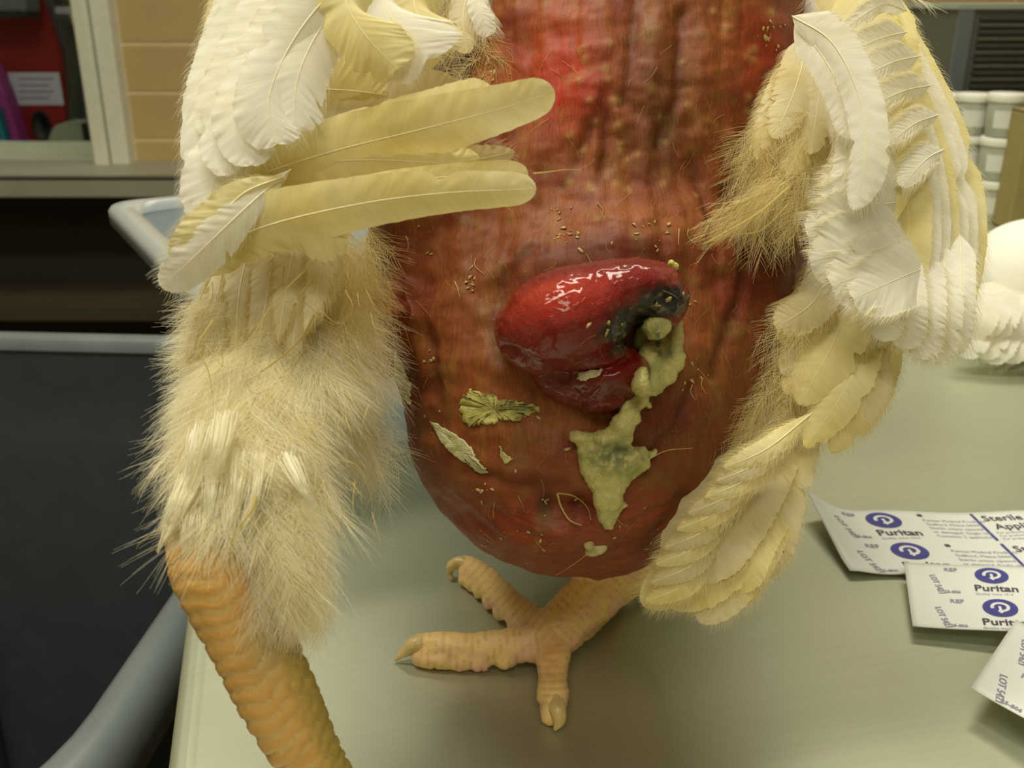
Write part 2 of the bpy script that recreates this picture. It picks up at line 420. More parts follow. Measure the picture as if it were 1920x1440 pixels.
def br(k): return rrect(-.50, .585, .335*k, .33*k, .13*k, 12, R(-4))
# outer wall, inner wall (closed at the floor)
par(tube_shell('outer_wall', [(br(.86), -.9), (br(.93), -.5), (br(.965), ZR-.03), (br(.975), ZR-.012)], M['bin'], None, False), bn)
par(tube_shell('inner_wall', [(br(.955), ZR-.012), (br(.95), ZR-.06), (br(.935), ZR-.10), (br(.925), ZR-.11), (br(.87), -.6), (br(.83), -.86), (br(.5), -.862)], M['bin'], None), bn)
par(tube_shell('rim', [(br(.95), ZR-.014), (br(.955), ZR-.004), (br(.97), ZR), (br(1.0), ZR-.001), (br(1.02), ZR-.008), (br(1.025), ZR-.02), (br(1.02), ZR-.035), (br(.968), ZR-.037)], M['bin_rim'], None, False), bn)
par(boxes('moulded_rib', [(-.66, .585+.33*.86, -.48, .20, .03, .5)], M['bin'], None, .012, 3), bn)

# ------------------------------------------------------------------ steel table
eA = T(303, 1440); eB = T(343, 1145); ed = (eB-eA).normalized()
tb = empty('exam_table', (eA.x, eA.y, -.9), 0); tag(tb, 'brushed stainless steel examination table under the hen', 'table')
pe = Vector((ed.y, -ed.x, 0))
p0 = eA - ed*.5; L = 2.2; Wd = 1.25
def tq(s, u, z): v = p0 + ed*s + pe*u; return Vector((v.x, v.y, z))
ang = math.atan2(ed.x, ed.y)
cx = p0 + ed*(L/2) + pe*(Wd/2)
bm = bmesh.new(); bmesh.ops.create_cube(bm, size=1, matrix=Matrix.Diagonal((Wd, L, .035, 1)))
bmesh.ops.bevel(bm, geom=[e for e in bm.edges if all(v.co.z > 0 for v in e.verts)], offset=.012, segments=5, affect='EDGES', profile=.5)
me = bpy.data.meshes.new('table_top'); bm.to_mesh(me); bm.free()
o = link('table_top', me, M['steel']); o.location = (cx.x-tb.location.x, cx.y-tb.location.y, -.0175+.9); o.rotation_euler = (0, 0, -ang); o.parent = tb
for p_ in me.polygons: p_.use_smooth = abs(p_.normal.z) < .999 
for s, u in ((.1, .95), (.1, .45), (2.1, .45), (2.1, 1.15)):
    v = tq(s, u, 0); o = boxes('leg', [(0, 0, 0, .04, .04, .865)], M['counter_steel'], None, .004); o.parent = tb
    o.location = (v.x-tb.location.x, v.y-tb.location.y, .4325); o.rotation_euler = (0, 0, -ang)

# ------------------------------------------------------------------ clear tub behind the hen
H = .12
Lc = T(213, 380, H); q = R(30); e1 = Vector((math.cos(q), math.sin(q), 0)); e2 = Vector((math.sin(q), -math.cos(q), 0))
TW, TD = .33, .27
tc = Lc + e1*(TW/2) + e2*(TD/2)
tub = empty('plastic_tub', (tc.x, tc.y, 0)); tag(tub, 'clear frosted plastic tub standing behind the hen on the table', 'tub')
def tr_(ins, r=.02): return rrect(0, 0, TW/2-ins, TD/2-ins, r, 6, q)
wl_ = tube_shell('wall', [(tr_(.006), H-.004), (tr_(.010), H-.02), (tr_(.043), .008), (tr_(.048), .001), (tr_(.048), .0035), (tr_(.046), .009), (tr_(.013), H-.02), (tr_(.009), H-.004)], M['tub'], tub, False)
tube_shell('base', [(tr_(.047), .0012), (tr_(.047), .0036)], M['tub'], tub)
tube_shell('rim', [(tr_(.010), H-.006), (tr_(.008), H), (tr_(-.004), H), (tr_(-.006), H-.003), (tr_(-.006), H-.011), (tr_(-.003), H-.011), (tr_(-.003), H-.004), (tr_(.008), H-.006)], M['tub'], tub, False)

# ------------------------------------------------------------------ right background: machine, cups, carton
mc = empty('louvred_machine', (.80, 1.5, 0)); tag(mc, 'dark grey metal cased machine with louvred front, top right', 'machine')
def corner(px, py, Y): v = W(px, py, Y); return v
mf = W(1800, 100, 1.30); ms = W(1686, 100, 1.62)
ztop = W(1800, 8, 1.30).z; 
# plan quad: corner c0 at the near edge, side going back left, front going right
c0 = Vector((mf.x, 1.32)); c1 = Vector((W(1688, 100, 1.48).x, 1.48)); fr = (c0-c1).normalized(); 
fdir = Vector((-fr.y, fr.x)); fdir = fdir if fdir.x > 0 else -fdir
def mprism(name, pl, z0, z1, mat):
    n = len(pl); V = [(x, y, z0) for x, y in pl]+[(x, y, z1) for x, y in pl]
    F = [list(range(n))[::-1], list(range(n, 2*n))]+[[i, (i+1) % n, n+(i+1) % n, n+i] for i in range(n)]
    return par(mesh(name, V, F, mat), mc)
def mo(s, t): v = c0 - fr*t + fdir*s; return (v.x, v.y)
dp = (c0-c1).length; wdm = .3
zb = W(1800, 182, 1.30).z
mprism('case', [mo(0, 0), mo(wdm, 0), mo(wdm, dp), mo(0, dp)], zb, ztop-.006, M['machine'])
mprism('lid', [mo(-.004, -.004), mo(wdm+.004, -.004), mo(wdm+.004, dp+.004), mo(-.004, dp+.004)], ztop-.006, ztop, M['machine_light'])
mprism('base', [mo(.02, .02), mo(wdm-.02, .02), mo(wdm-.02, dp-.02), mo(.02, dp-.02)], .001, zb, M['black'])
mprism('corner_trim', [mo(-.001, -.003), mo(.018, -.003), mo(.018, .001), mo(-.001, .001)], zb, ztop-.006, M['putty'] if False else M['grey_plastic'])
for k in range(11):
    z = ztop-.014-k*(ztop-zb-.02)/11
    mprism('louvre', [mo(.026, -.006), mo(wdm-.02, -.006), mo(wdm-.02, .001), mo(.026, .001)], z-.004, z, M['machine'] if k % 2 else M['machine_dark'])
# cups
def cup_stack(pxc, pybase, wpx, tops, Y, label, n0=0):
    v = W(pxc, pybase, Y); r = wpx/2/FPX*(Y*math.cos(PITCH)+CAMZ*math.sin(PITCH))
    z = 0.0
    for k in range(tops):
        h = r*2.2
        j = empty('specimen_jar', (v.x, v.y, z))
        tag(j, label[k], 'jar', 'specimen jars stacked at the back')
        lathe('jar_body', [(r*.82, 0.0005), (r*.86, .002), (r*.93, h*.8), (r*.90, h*.82)], M['jar'], j, 28)
        lathe('lid', [(r*.98, h*.80), (r, h*.81), (r, h*.97), (r*.96, h*.99)], M['jar_lid'], j, 28)
        # label band facing the camera
        nn = 10; V = []; F = []
        for i in range(nn+1):
            a = R(-150+120*i/nn-0)
            for zz, rr in ((h*.22, .885), (h*.62, .925)): V.append((r*rr*math.cos(a)*1.012, r*rr*math.sin(a)*1.012, zz))
        F = [(2*i, 2*i+2, 2*i+3, 2*i+1) for i in range(nn)]
        mesh('jar_label', V, F, M['jar_label'], j, True)
        z += h
    return
yc = 1.16
cup_stack(1852, 404, 70, 3, yc, ['white lidded specimen jar at the bottom of the stack beside the carton', 'white lidded specimen jar in the middle of the stack beside the carton', 'white lidded specimen jar on top of the stack beside the carton'])
cup_stack(1795, 396, 66, 3, yc+.04, ['specimen jar at the bottom of the second stack from the carton', 'specimen jar in the middle of the second stack from the carton', 'specimen jar topping the second stack from the carton'])
cup_stack(1752, 390, 62, 3, yc+.085, ['specimen jar at the bottom of the stack half behind the wing', 'specimen jar in the middle of the stack half behind the wing', 'specimen jar topping the stack half behind the wing'])
a = W(1876, 415, 1.10)
cb = empty('carton', (a.x+.1, 1.2, 0)); tag(cb, 'brown cardboard carton standing beside the specimen jars', 'box')
ht = W(1890, 212, 1.10).z
par(boxes('carton_body', [(a.x+.11, 1.18, ht/2, .2, .16, ht-.002)], M['cardboard'], None, .002), cb)
par(boxes('flap', [(a.x+.058, 1.18, ht+.001, .096, .158, .002), (a.x+.162, 1.18, ht+.001, .096, .158, .002)], M['cardboard'], None), cb)

# ------------------------------------------------------------------ swab wrappers with print
def text_mesh(s, size, align='LEFT', bold=0.0):
    cu = bpy.data.curves.new('t', 'FONT'); cu.body = s; cu.size = size; cu.align_x = align; cu.offset = bold; cu.resolution_u = 2
    o = bpy.data.objects.new('t', cu); COL.objects.link(o)
    dg = bpy.context.evaluated_depsgraph_get(); me = bpy.data.meshes.new_from_object(o.evaluated_get(dg))
    V = [tuple(v.co) for v in me.vertices]; F = [tuple(p.vertices) for p in me.polygons]
    bpy.data.objects.remove(o); bpy.data.curves.remove(cu); bpy.data.meshes.remove(me)
    return V, F
def wrapper(TLp, TRp, BLp, length, label, z0, curl, rows, dz=0.0):
    TL, TR, BL = T(*TLp, z0+.001), T(*TRp, z0+.001), T(*BLp, z0+.001)
    U = (TR-TL).normalized(); Vd = (BL-TL); Vd.z = 0; U.z = 0; hgt = Vd.length; Vd = Vd.normalized()
    org = TL.copy(); org.z = 0
    def S3(u, v, off=0.0):     # u along, v across (0 top .. hgt)
        z = z0 + .0012 + off + curl(u, v)
        p = org + U*u + Vd*v; return (p.x, p.y, z)
    e = empty('swab_wrapper', (org.x, org.y, 0)); tag(e, label, 'wrapper', None)
    nu, nv = 44, 16; Vv = []; F = []
    for lay in (0, -.0004):
        for i in range(nu+1):
            for j in range(nv+1): Vv.append(Vector(S3(length*i/nu, hgt*j/nv, lay))-e.location)
    N = (nu+1)*(nv+1); g = lambda i, j: i*(nv+1)+j
    for i in range(nu):
        for j in range(nv):
            F.append((g(i, j), g(i+1, j), g(i+1, j+1), g(i, j+1))); F.append((N+g(i, j), N+g(i, j+1), N+g(i+1, j+1), N+g(i+1, j)))
    for i in range(nu):
        F.append((g(i, 0), N+g(i, 0), N+g(i+1, 0), g(i+1, 0))); F.append((g(i, nv), g(i+1, nv), N+g(i+1, nv), N+g(i, nv)))
    for j in range(nv):
        F.append((g(0, j), g(0, j+1), N+g(0, j+1), N+g(0, j))); F.append((g(nu, j), N+g(nu, j), N+g(nu, j+1), g(nu, j+1)))
    mesh('sheet', Vv, F, M['paper'], e, True)
    def put(name, V2, F2, mat):     # V2 in (u,v) sheet coordinates
        mesh(name, [Vector(S3(a, b, .00025))-e.location for a, b in V2], F2, mat, e)
    def txt(name, s, u, v, size, mat, rot=0, bold=0.0, sy=1.0):
        V_, F_ = text_mesh(s, size, 'LEFT', bold); ca, sa = math.cos(rot), math.sin(rot)
        put(name, [(u + x*ca - y*sa, v - (x*sa + y*ca)*sy) for x, y, _ in V_], F_, mat)
    def rect(name, u0, v0, u1, v1, mat, sh=0):
        n = 12; V2 = []; F2 = []
        for i in range(n+1):
            t_ = i/n; V2 += [(u0+(u1-u0)*t_, v0), (u0+(u1-u0)*t_, v1)]
        for i in range(n): F2.append((2*i, 2*i+2, 2*i+3, 2*i+1))
        put(name, V2, F2, mat)
    def logo(u, v, r):
        n = 40; V2 = [(u, v)]+[(u+r*1.12*math.cos(2*math.pi*k/n), v+r*math.sin(2*math.pi*k/n)) for k in range(n)]
        put('emblem_disc', V2, [(0, 1+k, 1+(k+1) % n) for k in range(n)], M['print_blue'])
        # white ring around a p shaped stroke
        V2, F2 = [], []
        for k in range(33):
            a = R(-200+310*k/32)
            V2 += [(u+r*.62*math.cos(a), v+r*.55*math.sin(a)-r*.05), (u+r*.40*math.cos(a), v+r*.34*math.sin(a)-r*.05)]
        F2 = [(2*k, 2*k+1, 2*k+3, 2*k+2) for k in range(32)]
        mesh('emblem_stroke', [Vector(S3(a, b, .0004))-e.location for a, b in V2], F2, M['paper'], e)
        V2 = [(u-r*.12, v-r*.15), (u+r*.06, v-r*.15), (u+r*.10, v+r*.62), (u-r*.08, v+r*.62)]
        mesh('emblem_stem', [Vector(S3(a, b, .0004))-e.location for a, b in V2], [(0, 1, 2, 3)], M['paper'], e)
    rows(hgt, length, txt, rect, logo)
    return e
def packet_rows(n=2, u0=.0, shift=0.0, big=1.0):
    def f(h, Lh, txt, rect, logo):
        hb = h/n
        for k in range(n):
            v0 = k*hb
            txt('lettering', 'LOT 5421', .010+u0, v0+hb*.40, hb*.15, M['print_grey'], R(-78), .0001)
            txt('lettering', 'REF', .0165+u0, v0+hb*.25, hb*.15, M['print_grey'], 0, .0001)
            txt('lettering', '25-806', .0150+u0, v0+hb*.95, hb*.10, M['print_grey'], 0, .0001)
            logo(.036+u0, v0+hb*.36, hb*.26)
            txt('brand_lettering', 'Puritan', .0275+u0, v0+hb*.86, hb*.26, M['print_dark'], 0, .00015)
            txt('lettering', 'Quality since 1919', .0275+u0, v0+hb*.98, hb*.085, M['print_grey'])
            rect('symbol', .0555+u0, v0+hb*.12, .058+u0, v0+hb*.2, M['print_dark'])
            for i, ln in enumerate(('Puritan Medical Products', 'Guilford, Maine 04443', 'Sterile unless opened', 'or damaged. Single use', 'Contents: 2 applicators')):
                txt('lettering', ln, .056+u0, v0+hb*(.36+i*.13), hb*.105, M['print_grey'])
            # blue vertical bar and the title
            rect('blue_bar', .0835+u0, v0+hb*.06, .0850+u0, v0+hb*.96, M['print_blue'])
            txt('title_lettering', 'Sterile Polyester Tipped', .0875+u0, v0+hb*.32, hb*.26, M['print_dark'], 0, .0001)
            txt('title_lettering', 'Applicators', .0895+u0, v0+hb*.60, hb*.26, M['print_dark'], 0, .0001)
            for i in range(3): txt('lettering', 'For professional use. Do not reuse', .0875+u0, v0+hb*(.74+i*.1), hb*.085, M['print_grey'])
    return f
wrapper((1508, 962), (1930, 962), (1592, 1080), .17, 'white printed swab wrapper with a raised corner, farthest of the three', .0002,
        lambda u, v: .010*max(0, 1-u/.03)**2*max(0, 1-v/.05) + .003*math.exp(-((u-.0)/.012)**2) + .0015*math.sin(u*40)**2, packet_rows())
wrapper((1694, 1058), (1925, 1078), (1712, 1170), .14, 'white printed swab wrapper lying across the middle of the three', .006,
        lambda u, v: .003*math.sin(u*26)**2+.001*math.cos(v*60), packet_rows())
wrapper((1905, 1162), (2060, 1242), (1820, 1290), .12, 'white printed swab wrapper nearest the camera at the right edge', .011,
        lambda u, v: .002*math.sin(u*30)**2, packet_rows(2, -.004))

# ================================================================== THE HEN
def blob_mesh(name, parts, voxel, smooth=2):
    """fuse ellipsoids / tubes into one continuous mesh by voxel remesh"""
    bm = bmesh.new()
    for p in parts:
        if p[0] == 'e':                      # ('e', matrix)
            bmesh.ops.create_icosphere(bm, subdivisions=4, radius=1, matrix=p[1])
        elif p[0] == 'm':                    # ('m', V, F)
            vs = [bm.verts.new(v) for v in p[1]]
            for f in p[2]: bm.faces.new([vs[i] for i in f])
        elif p[0] == 't':                    # ('t', pts(world), radii, nsamp)
            pr = np.hstack([np.array([tuple(v) for v in p[1]]), np.array(p[2])[:, None]])
            c_ = catmull(pr, p[3]); prev = None; n = 14; a_ = None
            for i in range(len(c_)):
                t_ = Vector(c_[min(i+1, len(c_)-1)][:3])-Vector(c_[max(i-1, 0)][:3]); t_.normalize()
                if a_ is None: a_ = t_.orthogonal().normalized()
                a_ = (a_-t_*a_.dot(t_)).normalized(); b_ = t_.cross(a_)
                ring = [bm.verts.new(Vector(c_[i][:3])+(a_*math.cos(2*math.pi*k/n)+b_*math.sin(2*math.pi*k/n))*max(c_[i][3], 3e-4)) for k in range(n)]
                if prev:
                    for k in range(n): bm.faces.new((prev[k], prev[(k+1) % n], ring[(k+1) % n], ring[k]))
                else: bm.faces.new(ring[::-1])
                prev = ring
            bm.faces.new(prev)
            for i in (0, len(c_)-1):
                bmesh.ops.create_icosphere(bm, subdivisions=3, radius=max(c_[i][3], 3e-4)*1.0, matrix=Matrix.Translation(c_[i][:3]))
    me = bpy.data.meshes.new(name); bm.to_mesh(me); bm.free()
    o = bpy.data.objects.new(name, me); COL.objects.link(o)
    m = o.modifiers.new('r', 'REMESH'); m.mode = 'VOXEL'; m.voxel_size = voxel; m.adaptivity = 0
    if smooth:
        m2 = o.modifiers.new('s', 'SMOOTH'); m2.iterations = smooth; m2.factor = .5
    dg = bpy.context.evaluated_depsgraph_get(); me2 = bpy.data.meshes.new_from_object(o.evaluated_get(dg))
    bpy.data.objects.remove(o); bpy.data.meshes.remove(me); me2.name = name
    return me2
def ell(px, py, d, rx, ry, rz, rot=0):
    c_ = P(px, py, d); s = d/FPX; a = R(rot)
    X = RT*math.cos(a)+UP*math.sin(a); Yv = UP*math.cos(a)-RT*math.sin(a)
    m = Matrix(((X.x*rx*s, Yv.x*ry*s, FW.x*rz, c_.x), (X.y*rx*s, Yv.y*ry*s, FW.y*rz, c_.y), (X.z*rx*s, Yv.z*ry*s, FW.z*rz, c_.z), (0, 0, 0, 1)))
    return ('e', m)
def co(me):
    a = np.empty(len(me.vertices)*3, np.float32); me.vertices.foreach_get('co', a); return a.reshape(-1, 3).astype(float)
def no(me):
    a = np.empty(len(me.vertices)*3, np.float32); me.vertex_normals.foreach_get('vector', a); return a.reshape(-1, 3).astype(float)
def setco(me, v): me.vertices.foreach_set('co', v.astype(np.float32).ravel()); me.update()
def sstep(a, b, x): t_ = np.clip((x-a)/(b-a), 0, 1); return t_*t_*(3-2*t_)
def setattr_(me, tint, flow):
    a = me.attributes.new('tint', 'FLOAT_COLOR', 'POINT')
    a.data.foreach_set('color', np.hstack([tint, np.ones((len(tint), 1))]).astype(np.float32).ravel())
    a = me.attributes.new('flow', 'FLOAT_VECTOR', 'POINT'); a.data.foreach_set('vector', flow.astype(np.float32).ravel())
def g2(x, y, cx, cy, sx, sy, rot=0):
    a = R(rot); dx, dy = x-cx, y-cy; u = dx*math.cos(a)+dy*math.sin(a); v = -dx*math.sin(a)+dy*math.cos(a)
    return np.exp(-(u/sx)**2-(v/sy)**2)
def vnoise(x, y, z=0.0, o=3):
    return np.array([noise.fractal(Vector((a, b, z)), 1.0, 2.0, o) for a, b in zip(x, y)])
def polydist(x, y, pts):
    best = np.full(len(x), 1e9); par_ = np.zeros(len(x)); tot = 0
    for (x0, y0), (x1, y1) in zip(pts[:-1], pts[1:]):
        L2 = (x1-x0)**2+(y1-y0)**2; t_ = np.clip(((x-x0)*(x1-x0)+(y-y0)*(y1-y0))/L2, 0, 1)
        d_ = np.hypot(x-x0-t_*(x1-x0), y-y0-t_*(y1-y0)); m = d_ < best; best[m] = d_[m]; par_[m] = tot+t_[m]*math.sqrt(L2); tot += math.sqrt(L2)
    return best, par_

hen = empty('hen', (T(1030, 1200).x, T(1030, 1200).y, 0)); tag(hen, 'white hen seen from behind with bare red rear, standing on the steel table', 'hen')
HINV = Matrix.Translation(-Vector(hen.location))
def toh(o): o.parent = hen; o.matrix_parent_inverse = HINV; return o
# ---- body torso sections (image row, left, right, centre distance, front depth)
rows_ = [(-430, 960, 1500, .42, .03), (-300, 930, 1530, .40, .045), (-130, 900, 1540, .385, .055), (0, 880, 1520, .38, .058), (150, 870, 1490, .378, .062), (300, 760, 1490, .378, .060), (430, 688, 1515, .378, .060),
         (560, 694, 1510, .375, .064), (660, 725, 1480, .372, .068), (760, 756, 1430, .370, .070), (860, 772, 1375, .368, .070),
         (930, 808, 1335, .366, .068), (1000, 868, 1285, .363, .060), (1045, 930, 1235, .362, .046), (1070, 985, 1200, .361, .032), (1083, 1045, 1150, .361, .016)]
sec = catmull(rows_, 84); NA = 56; BV = []; BF = []
for (py, xl, xr, dc, bf) in sec:
    for k in range(NA):
        a = 2*math.pi*k/NA; cs, sn = math.cos(a), math.sin(a)
        cs = math.copysign(abs(cs)**.9, cs)
        BV.append(P((xl+xr)/2+(xr-xl)/2*cs, py, dc-(bf*abs(sn)**.85 if sn > 0 else -.075*abs(sn)*min(1, bf/.05))))
for i in range(len(sec)-1):
    for k in range(NA): BF.append((i*NA+k, i*NA+(k+1) % NA, (i+1)*NA+(k+1) % NA, (i+1)*NA+k))
BF.append(tuple(range(NA))[::-1]); BF.append(tuple((len(sec)-1)*NA+k for k in range(NA)))
px_ = lambda n, d: n*d/FPX
parts = [('m', BV, BF)]
# left thigh and drumstick (under the down), hock, shank and foot
thigh = [P(690, 620, .340), P(605, 620, .318), P(520, 680, .288), P(480, 800, .268), P(452, 920, .254), P(420, 1010, .247)]
parts.append(('t', thigh, [.018, .019, .0195, .0165, .0135, .0120], 40))
shankL = [P(400, 1000, .247), P(418, 1065, .246), P(468, 1190, .250), P(528, 1320, .256), P(590, 1440, .264), P(648, 1540, .275)]
parts.append(('t', shankL, [.0118, .0128, .0110, .0103, .0088, .0090], 50))
footL = shankL[-1]; fz = Vector((footL.x+.012, footL.y+.018, .010))
parts.append(('t', [footL, (footL+fz)/2, fz], [.0090, .0085, .0095], 16))
for dx, dy in ((-.045, -.02), (-.012, -.055), (.03, -.04), (.022, .022)):
    parts.append(('t', [fz, fz+Vector((dx*.5, dy*.5, -.003)), fz+Vector((dx, dy, -.0055))], [.0075, .0058, .0042], 16))
# right leg: foot joint on the table, shank running up and back to the right
J = T(1032, 1196, .012)
def tt(px, py, z): return T(px, py, z)
shankR = [J, tt(1075, 1150, .019), tt(1120, 1110, .027), tt(1170, 1065, .036), tt(1215, 1010, .050), P(1255, 930, .40), P(1290, 820, .385)]
parts.append(('t', shankR, [.0100, .0102, .0108, .0118, .0135, .018, .024], 60))
toeA = [J, tt(985, 1160, .0105), tt(940, 1118, .0085), tt(905, 1082, .0080), tt(876, 1060, .0075)]
toeB = [J, tt(970, 1208, .0100), tt(895, 1216, .0075), tt(830, 1212, .0075), tt(790, 1208, .0070)]
toeC = [J, tt(1036, 1240, .0095), tt(1036, 1275, .0075), tt(1037, 1305, .0070), tt(1038, 1322, .0065)]
toeD = [tt(1052, 1190, .010), tt(1105, 1165, .0085), tt(1150, 1128, .006), tt(1172, 1112, .0055)]
RA = [.0098, .0074, .0064, .0061, .0048]
parts += [('t', toeA, RA, 30), ('t', toeB, RA, 30), ('t', toeC, [.0092, .0068, .0056, .0064, .0050], 30), ('t', toeD, [.0085, .0055, .0045, .0036], 20)]
random.seed(9)
for toe, rr in ((toeA, .0058), (toeB, .0062), (toeC, .0052)):     # pads under the toes
    cc = catmull([tuple(v) for v in toe], 40)
    for i in (12, 18, 23, 28, 33, 37):
        v = Vector(cc[i]); parts.append(('e', Matrix.Translation((v.x-.0012, v.y-.0035, max(.0038, v.z-.0035))) @ Matrix.Diagonal((rr*.75, rr*.72, rr*.72, 1))))
body_me = blob_mesh('body', parts, .00125, 3)
v = co(body_me); nrm = no(body_me); X, Y, D = proj(v)
front = sstep(.0, .35, -(nrm @ np.array(FW)))
# distance masks of the legs (3-D)
def leg_mask(v, line, rad, soft):
    pts = catmull([tuple(q_) for q_ in line], 40); best = np.full(len(v), 1e9)
    for q_ in pts: best = np.minimum(best, np.linalg.norm(v-q_, axis=1))
    return 1-sstep(rad, rad+soft, best)
mL = leg_mask(v, shankL+[fz], .0145, .005)*sstep(960, 1040, Y)
mR = np.maximum.reduce([leg_mask(v, shankR[:5], .0155, .006), leg_mask(v, toeA, .0105, .003), leg_mask(v, toeB, .0105, .003), leg_mask(v, toeC, .0105, .003), leg_mask(v, toeD, .009, .003)])
mR *= (D > .345+.0) * 1.0
mFoot = (v[:, 2] < .04)*1.0
mR = np.maximum(mR, mFoot*sstep(900, 1000, Y)*(X > 700)*(D > .36))
mLf = np.maximum(mL, (v[:, 2] < .045)*((X < 760) | (Y > 1400))*(D < .34)*1.0)
leg = np.clip(mLf+mR, 0, 1); skin = (1-leg)
# -- relief
dsp = np.zeros(len(v))
up_f = 1-sstep(480, 640, Y)
rid = vnoise(X/26+Y*.0006, Y/420, 1.0, 2); rid2 = vnoise(X/60, Y/500, 5.0, 2)
dsp += skin*front*(.0008*rid+.0016*rid2)*(.45+.55*up_f)
dsp += skin*front*.0014*vnoise(X/70, Y/55, 9.0, 3)
# lower belly folds, curving round the sac
rad = np.hypot((X-1080)*.8, (Y-760)); th = np.arctan2(Y-760, X-1080)
dsp += skin*front*sstep(860, 960, Y)*.0012*vnoise(rad/16, th*2.2, 3.0, 2)
# hollow above the vent and lip around it
dsp += front*skin*(-.003*g2(X, Y, 1240, 230, 60, 150)+.0085*g2(X, Y, 1185, 430, 130, 75)+.006*g2(X, Y, 1130, 500, 190, 60)-.0015*g2(X, Y, 1235, 345, 90, 26))
dsp += front*skin*(.006*g2(X, Y, 1110, 640, 220, 170)-.005*g2(X, Y, 1085, 955, 34, 26)-.003*g2(X, Y, 1020, 945, 26, 30)+.003*g2(X, Y, 1000, 1010, 120, 30))
creases = [([(1195, -20), (1180, 120), (1172, 190)], .0022), ([(1280, 20), (1276, 180), (1240, 270)], .0022), ([(1128, 190), (1100, 260), (1060, 350)], .0016),
           ([(1140, 210), (1128, 320), (1100, 380)], .0016), ([(1300, 300), (1316, 380), (1330, 450)], .0022), ([(1370, 300), (1360, 400)], .0018),
           ([(800, 620), (815, 680), (818, 740)], .0018), ([(700, 470), (720, 600), (770, 720)], .001), ([(870, 880), (960, 905), (1060, 905)], .0014), ([(1290, 720), (1260, 800), (1210, 880)], .002),
           ([(1200, 1030), (1240, 980), (1290, 930)], .0012), ([(1000, 480), (950, 540), (925, 620), (950, 680)], .002), ([(1400, 420), (1380, 560), (1330, 700)], .0025)]
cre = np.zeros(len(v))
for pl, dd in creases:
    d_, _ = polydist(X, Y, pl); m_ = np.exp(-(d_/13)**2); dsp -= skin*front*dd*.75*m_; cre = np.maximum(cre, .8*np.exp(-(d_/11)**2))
# small follicle bumps in the upper skin
random.seed(21)
fol = np.zeros(len(v))
for k in range(46):
    fx, fy = random.choice([(random.uniform(1330, 1470), random.uniform(10, 260)), (random.uniform(1060, 1180), random.uniform(100, 360)), (random.uniform(1080, 1430), random.uniform(60, 420))])
    s_k = random.uniform(5, 8.5); fol = np.maximum(fol, np.exp(-((X-fx)**2+(Y-fy)**2)/s_k**2))
dsp += skin*front*.0006*fol
# leg scales: transverse scutes along the shanks and toes
def scutes(line2d, spacing, off=0.0):
    d_, s_ = polydist(X, Y, line2d); 
    t_ = ((s_+d_*.25*np.sign(off+1e-9))/spacing) % 1.0
    return np.abs(t_-.5)*2     # 1 at joints
shL2 = [(330, 960), (418, 1065), (468, 1190), (528, 1320), (590, 1440), (650, 1560)]
dl, sl = polydist(X, Y, shL2)
sideL = (X-np.interp(Y, [1000, 1440], [400, 590]))       # <0 : outer (left) column of broad scutes
wob = vnoise(X/60, Y/60, 2.0, 2)
colu = np.abs(((sideL+14*wob)/52) % 1-.5)*2
row = np.abs(((sl+np.abs(sideL+45)*.35+10*wob)/31) % 1-.5)*2
net = np.abs(((sl+sideL*.9+12*wob)/26) % 1-.5)*2
net2 = np.abs(((sl-sideL*.9+12*wob)/26) % 1-.5)*2
left_c = 1-sstep(0, 26, sideL)
jL = left_c*sstep(.60, .92, row) + (1-left_c)*.75*np.maximum(sstep(.7, .95, net), sstep(.7, .95, net2))
dsp -= mLf*jL*.0008
foot2 = [[(1032, 1196), (985, 1160), (940, 1118), (876, 1060)], [(1032, 1196), (970, 1208), (895, 1216), (790, 1208)], [(1032, 1196), (1036, 1275), (1038, 1322)], [(1032, 1196), (1120, 1110), (1215, 1010)]]
bd = np.full(len(v), 1e9); bs = np.zeros(len(v))
for pl in foot2:
    d_, s_ = polydist(X, Y, pl); m_ = d_ < bd; bd[m_] = d_[m_]; bs[m_] = s_[m_]
jR = sstep(.72, .97, np.abs((bs/13.5) % 1-.5)*2)
dsp -= mR*jR*.00035
dsp += mR*.0005*vnoise(X/14, Y/14, 4.0, 2)
v2 = v+nrm*dsp[:, None]
setco(body_me, v2)
# -- anatomical colour by region, plus darkening along creases and in belly dimples
def L_(c): return np.array(lin(c))[None, :]
n1 = vnoise(X/120, Y/150, 11., 3)[:, None]; n2 = vnoise(X/32, Y/150, 13., 3)[:, None]; n3 = vnoise(X/40, Y/40, 15., 3)[:, None]
def blend(a, b, m): m = np.clip(m, 0, 1); m = m[:, None] if m.ndim == 1 else m; return a*(1-m)+b*m
base = np.repeat(L_((176, 98, 64)), len(v), 0)
base = blend(base, L_((188, 122, 76)), sstep(-.1, .5, n2)*.7)
base = blend(base, L_((150, 62, 44)), sstep(0.05, .55, n1)*.8)
base = blend(base, L_((182, 84, 66)), sstep(860, 980, Y)*.75)
base = blend(base, L_((214, 66, 34)), g2(X, Y, 1060, 110, 70, 110)*.8+g2(X, Y, 1440, 110, 60, 80)*.8+g2(X, Y, 1040, 180, 90, 80)*.5)
base = blend(base, L_((140, 84, 66)), g2(X, Y, 1235, 230, 62, 180)*.75)
base = blend(base, L_((196, 118, 90)), g2(X, Y, 1185, 425, 110, 45)*.8)
base = blend(base, L_((124, 46, 38)), np.clip(g2(X, Y, 1130, 500, 180, 42)+g2(X, Y, 1230, 790, 80, 90)+g2(X, Y, 1000, 850, 50, 90)*.4, 0, 1)*.85)
base = blend(base, L_((120, 30, 22)), g2(X, Y, 1420, 480, 70, 170)*.9)
base = blend(base, L_((92, 34, 26)), cre*.55)  # darker red along the crease lines
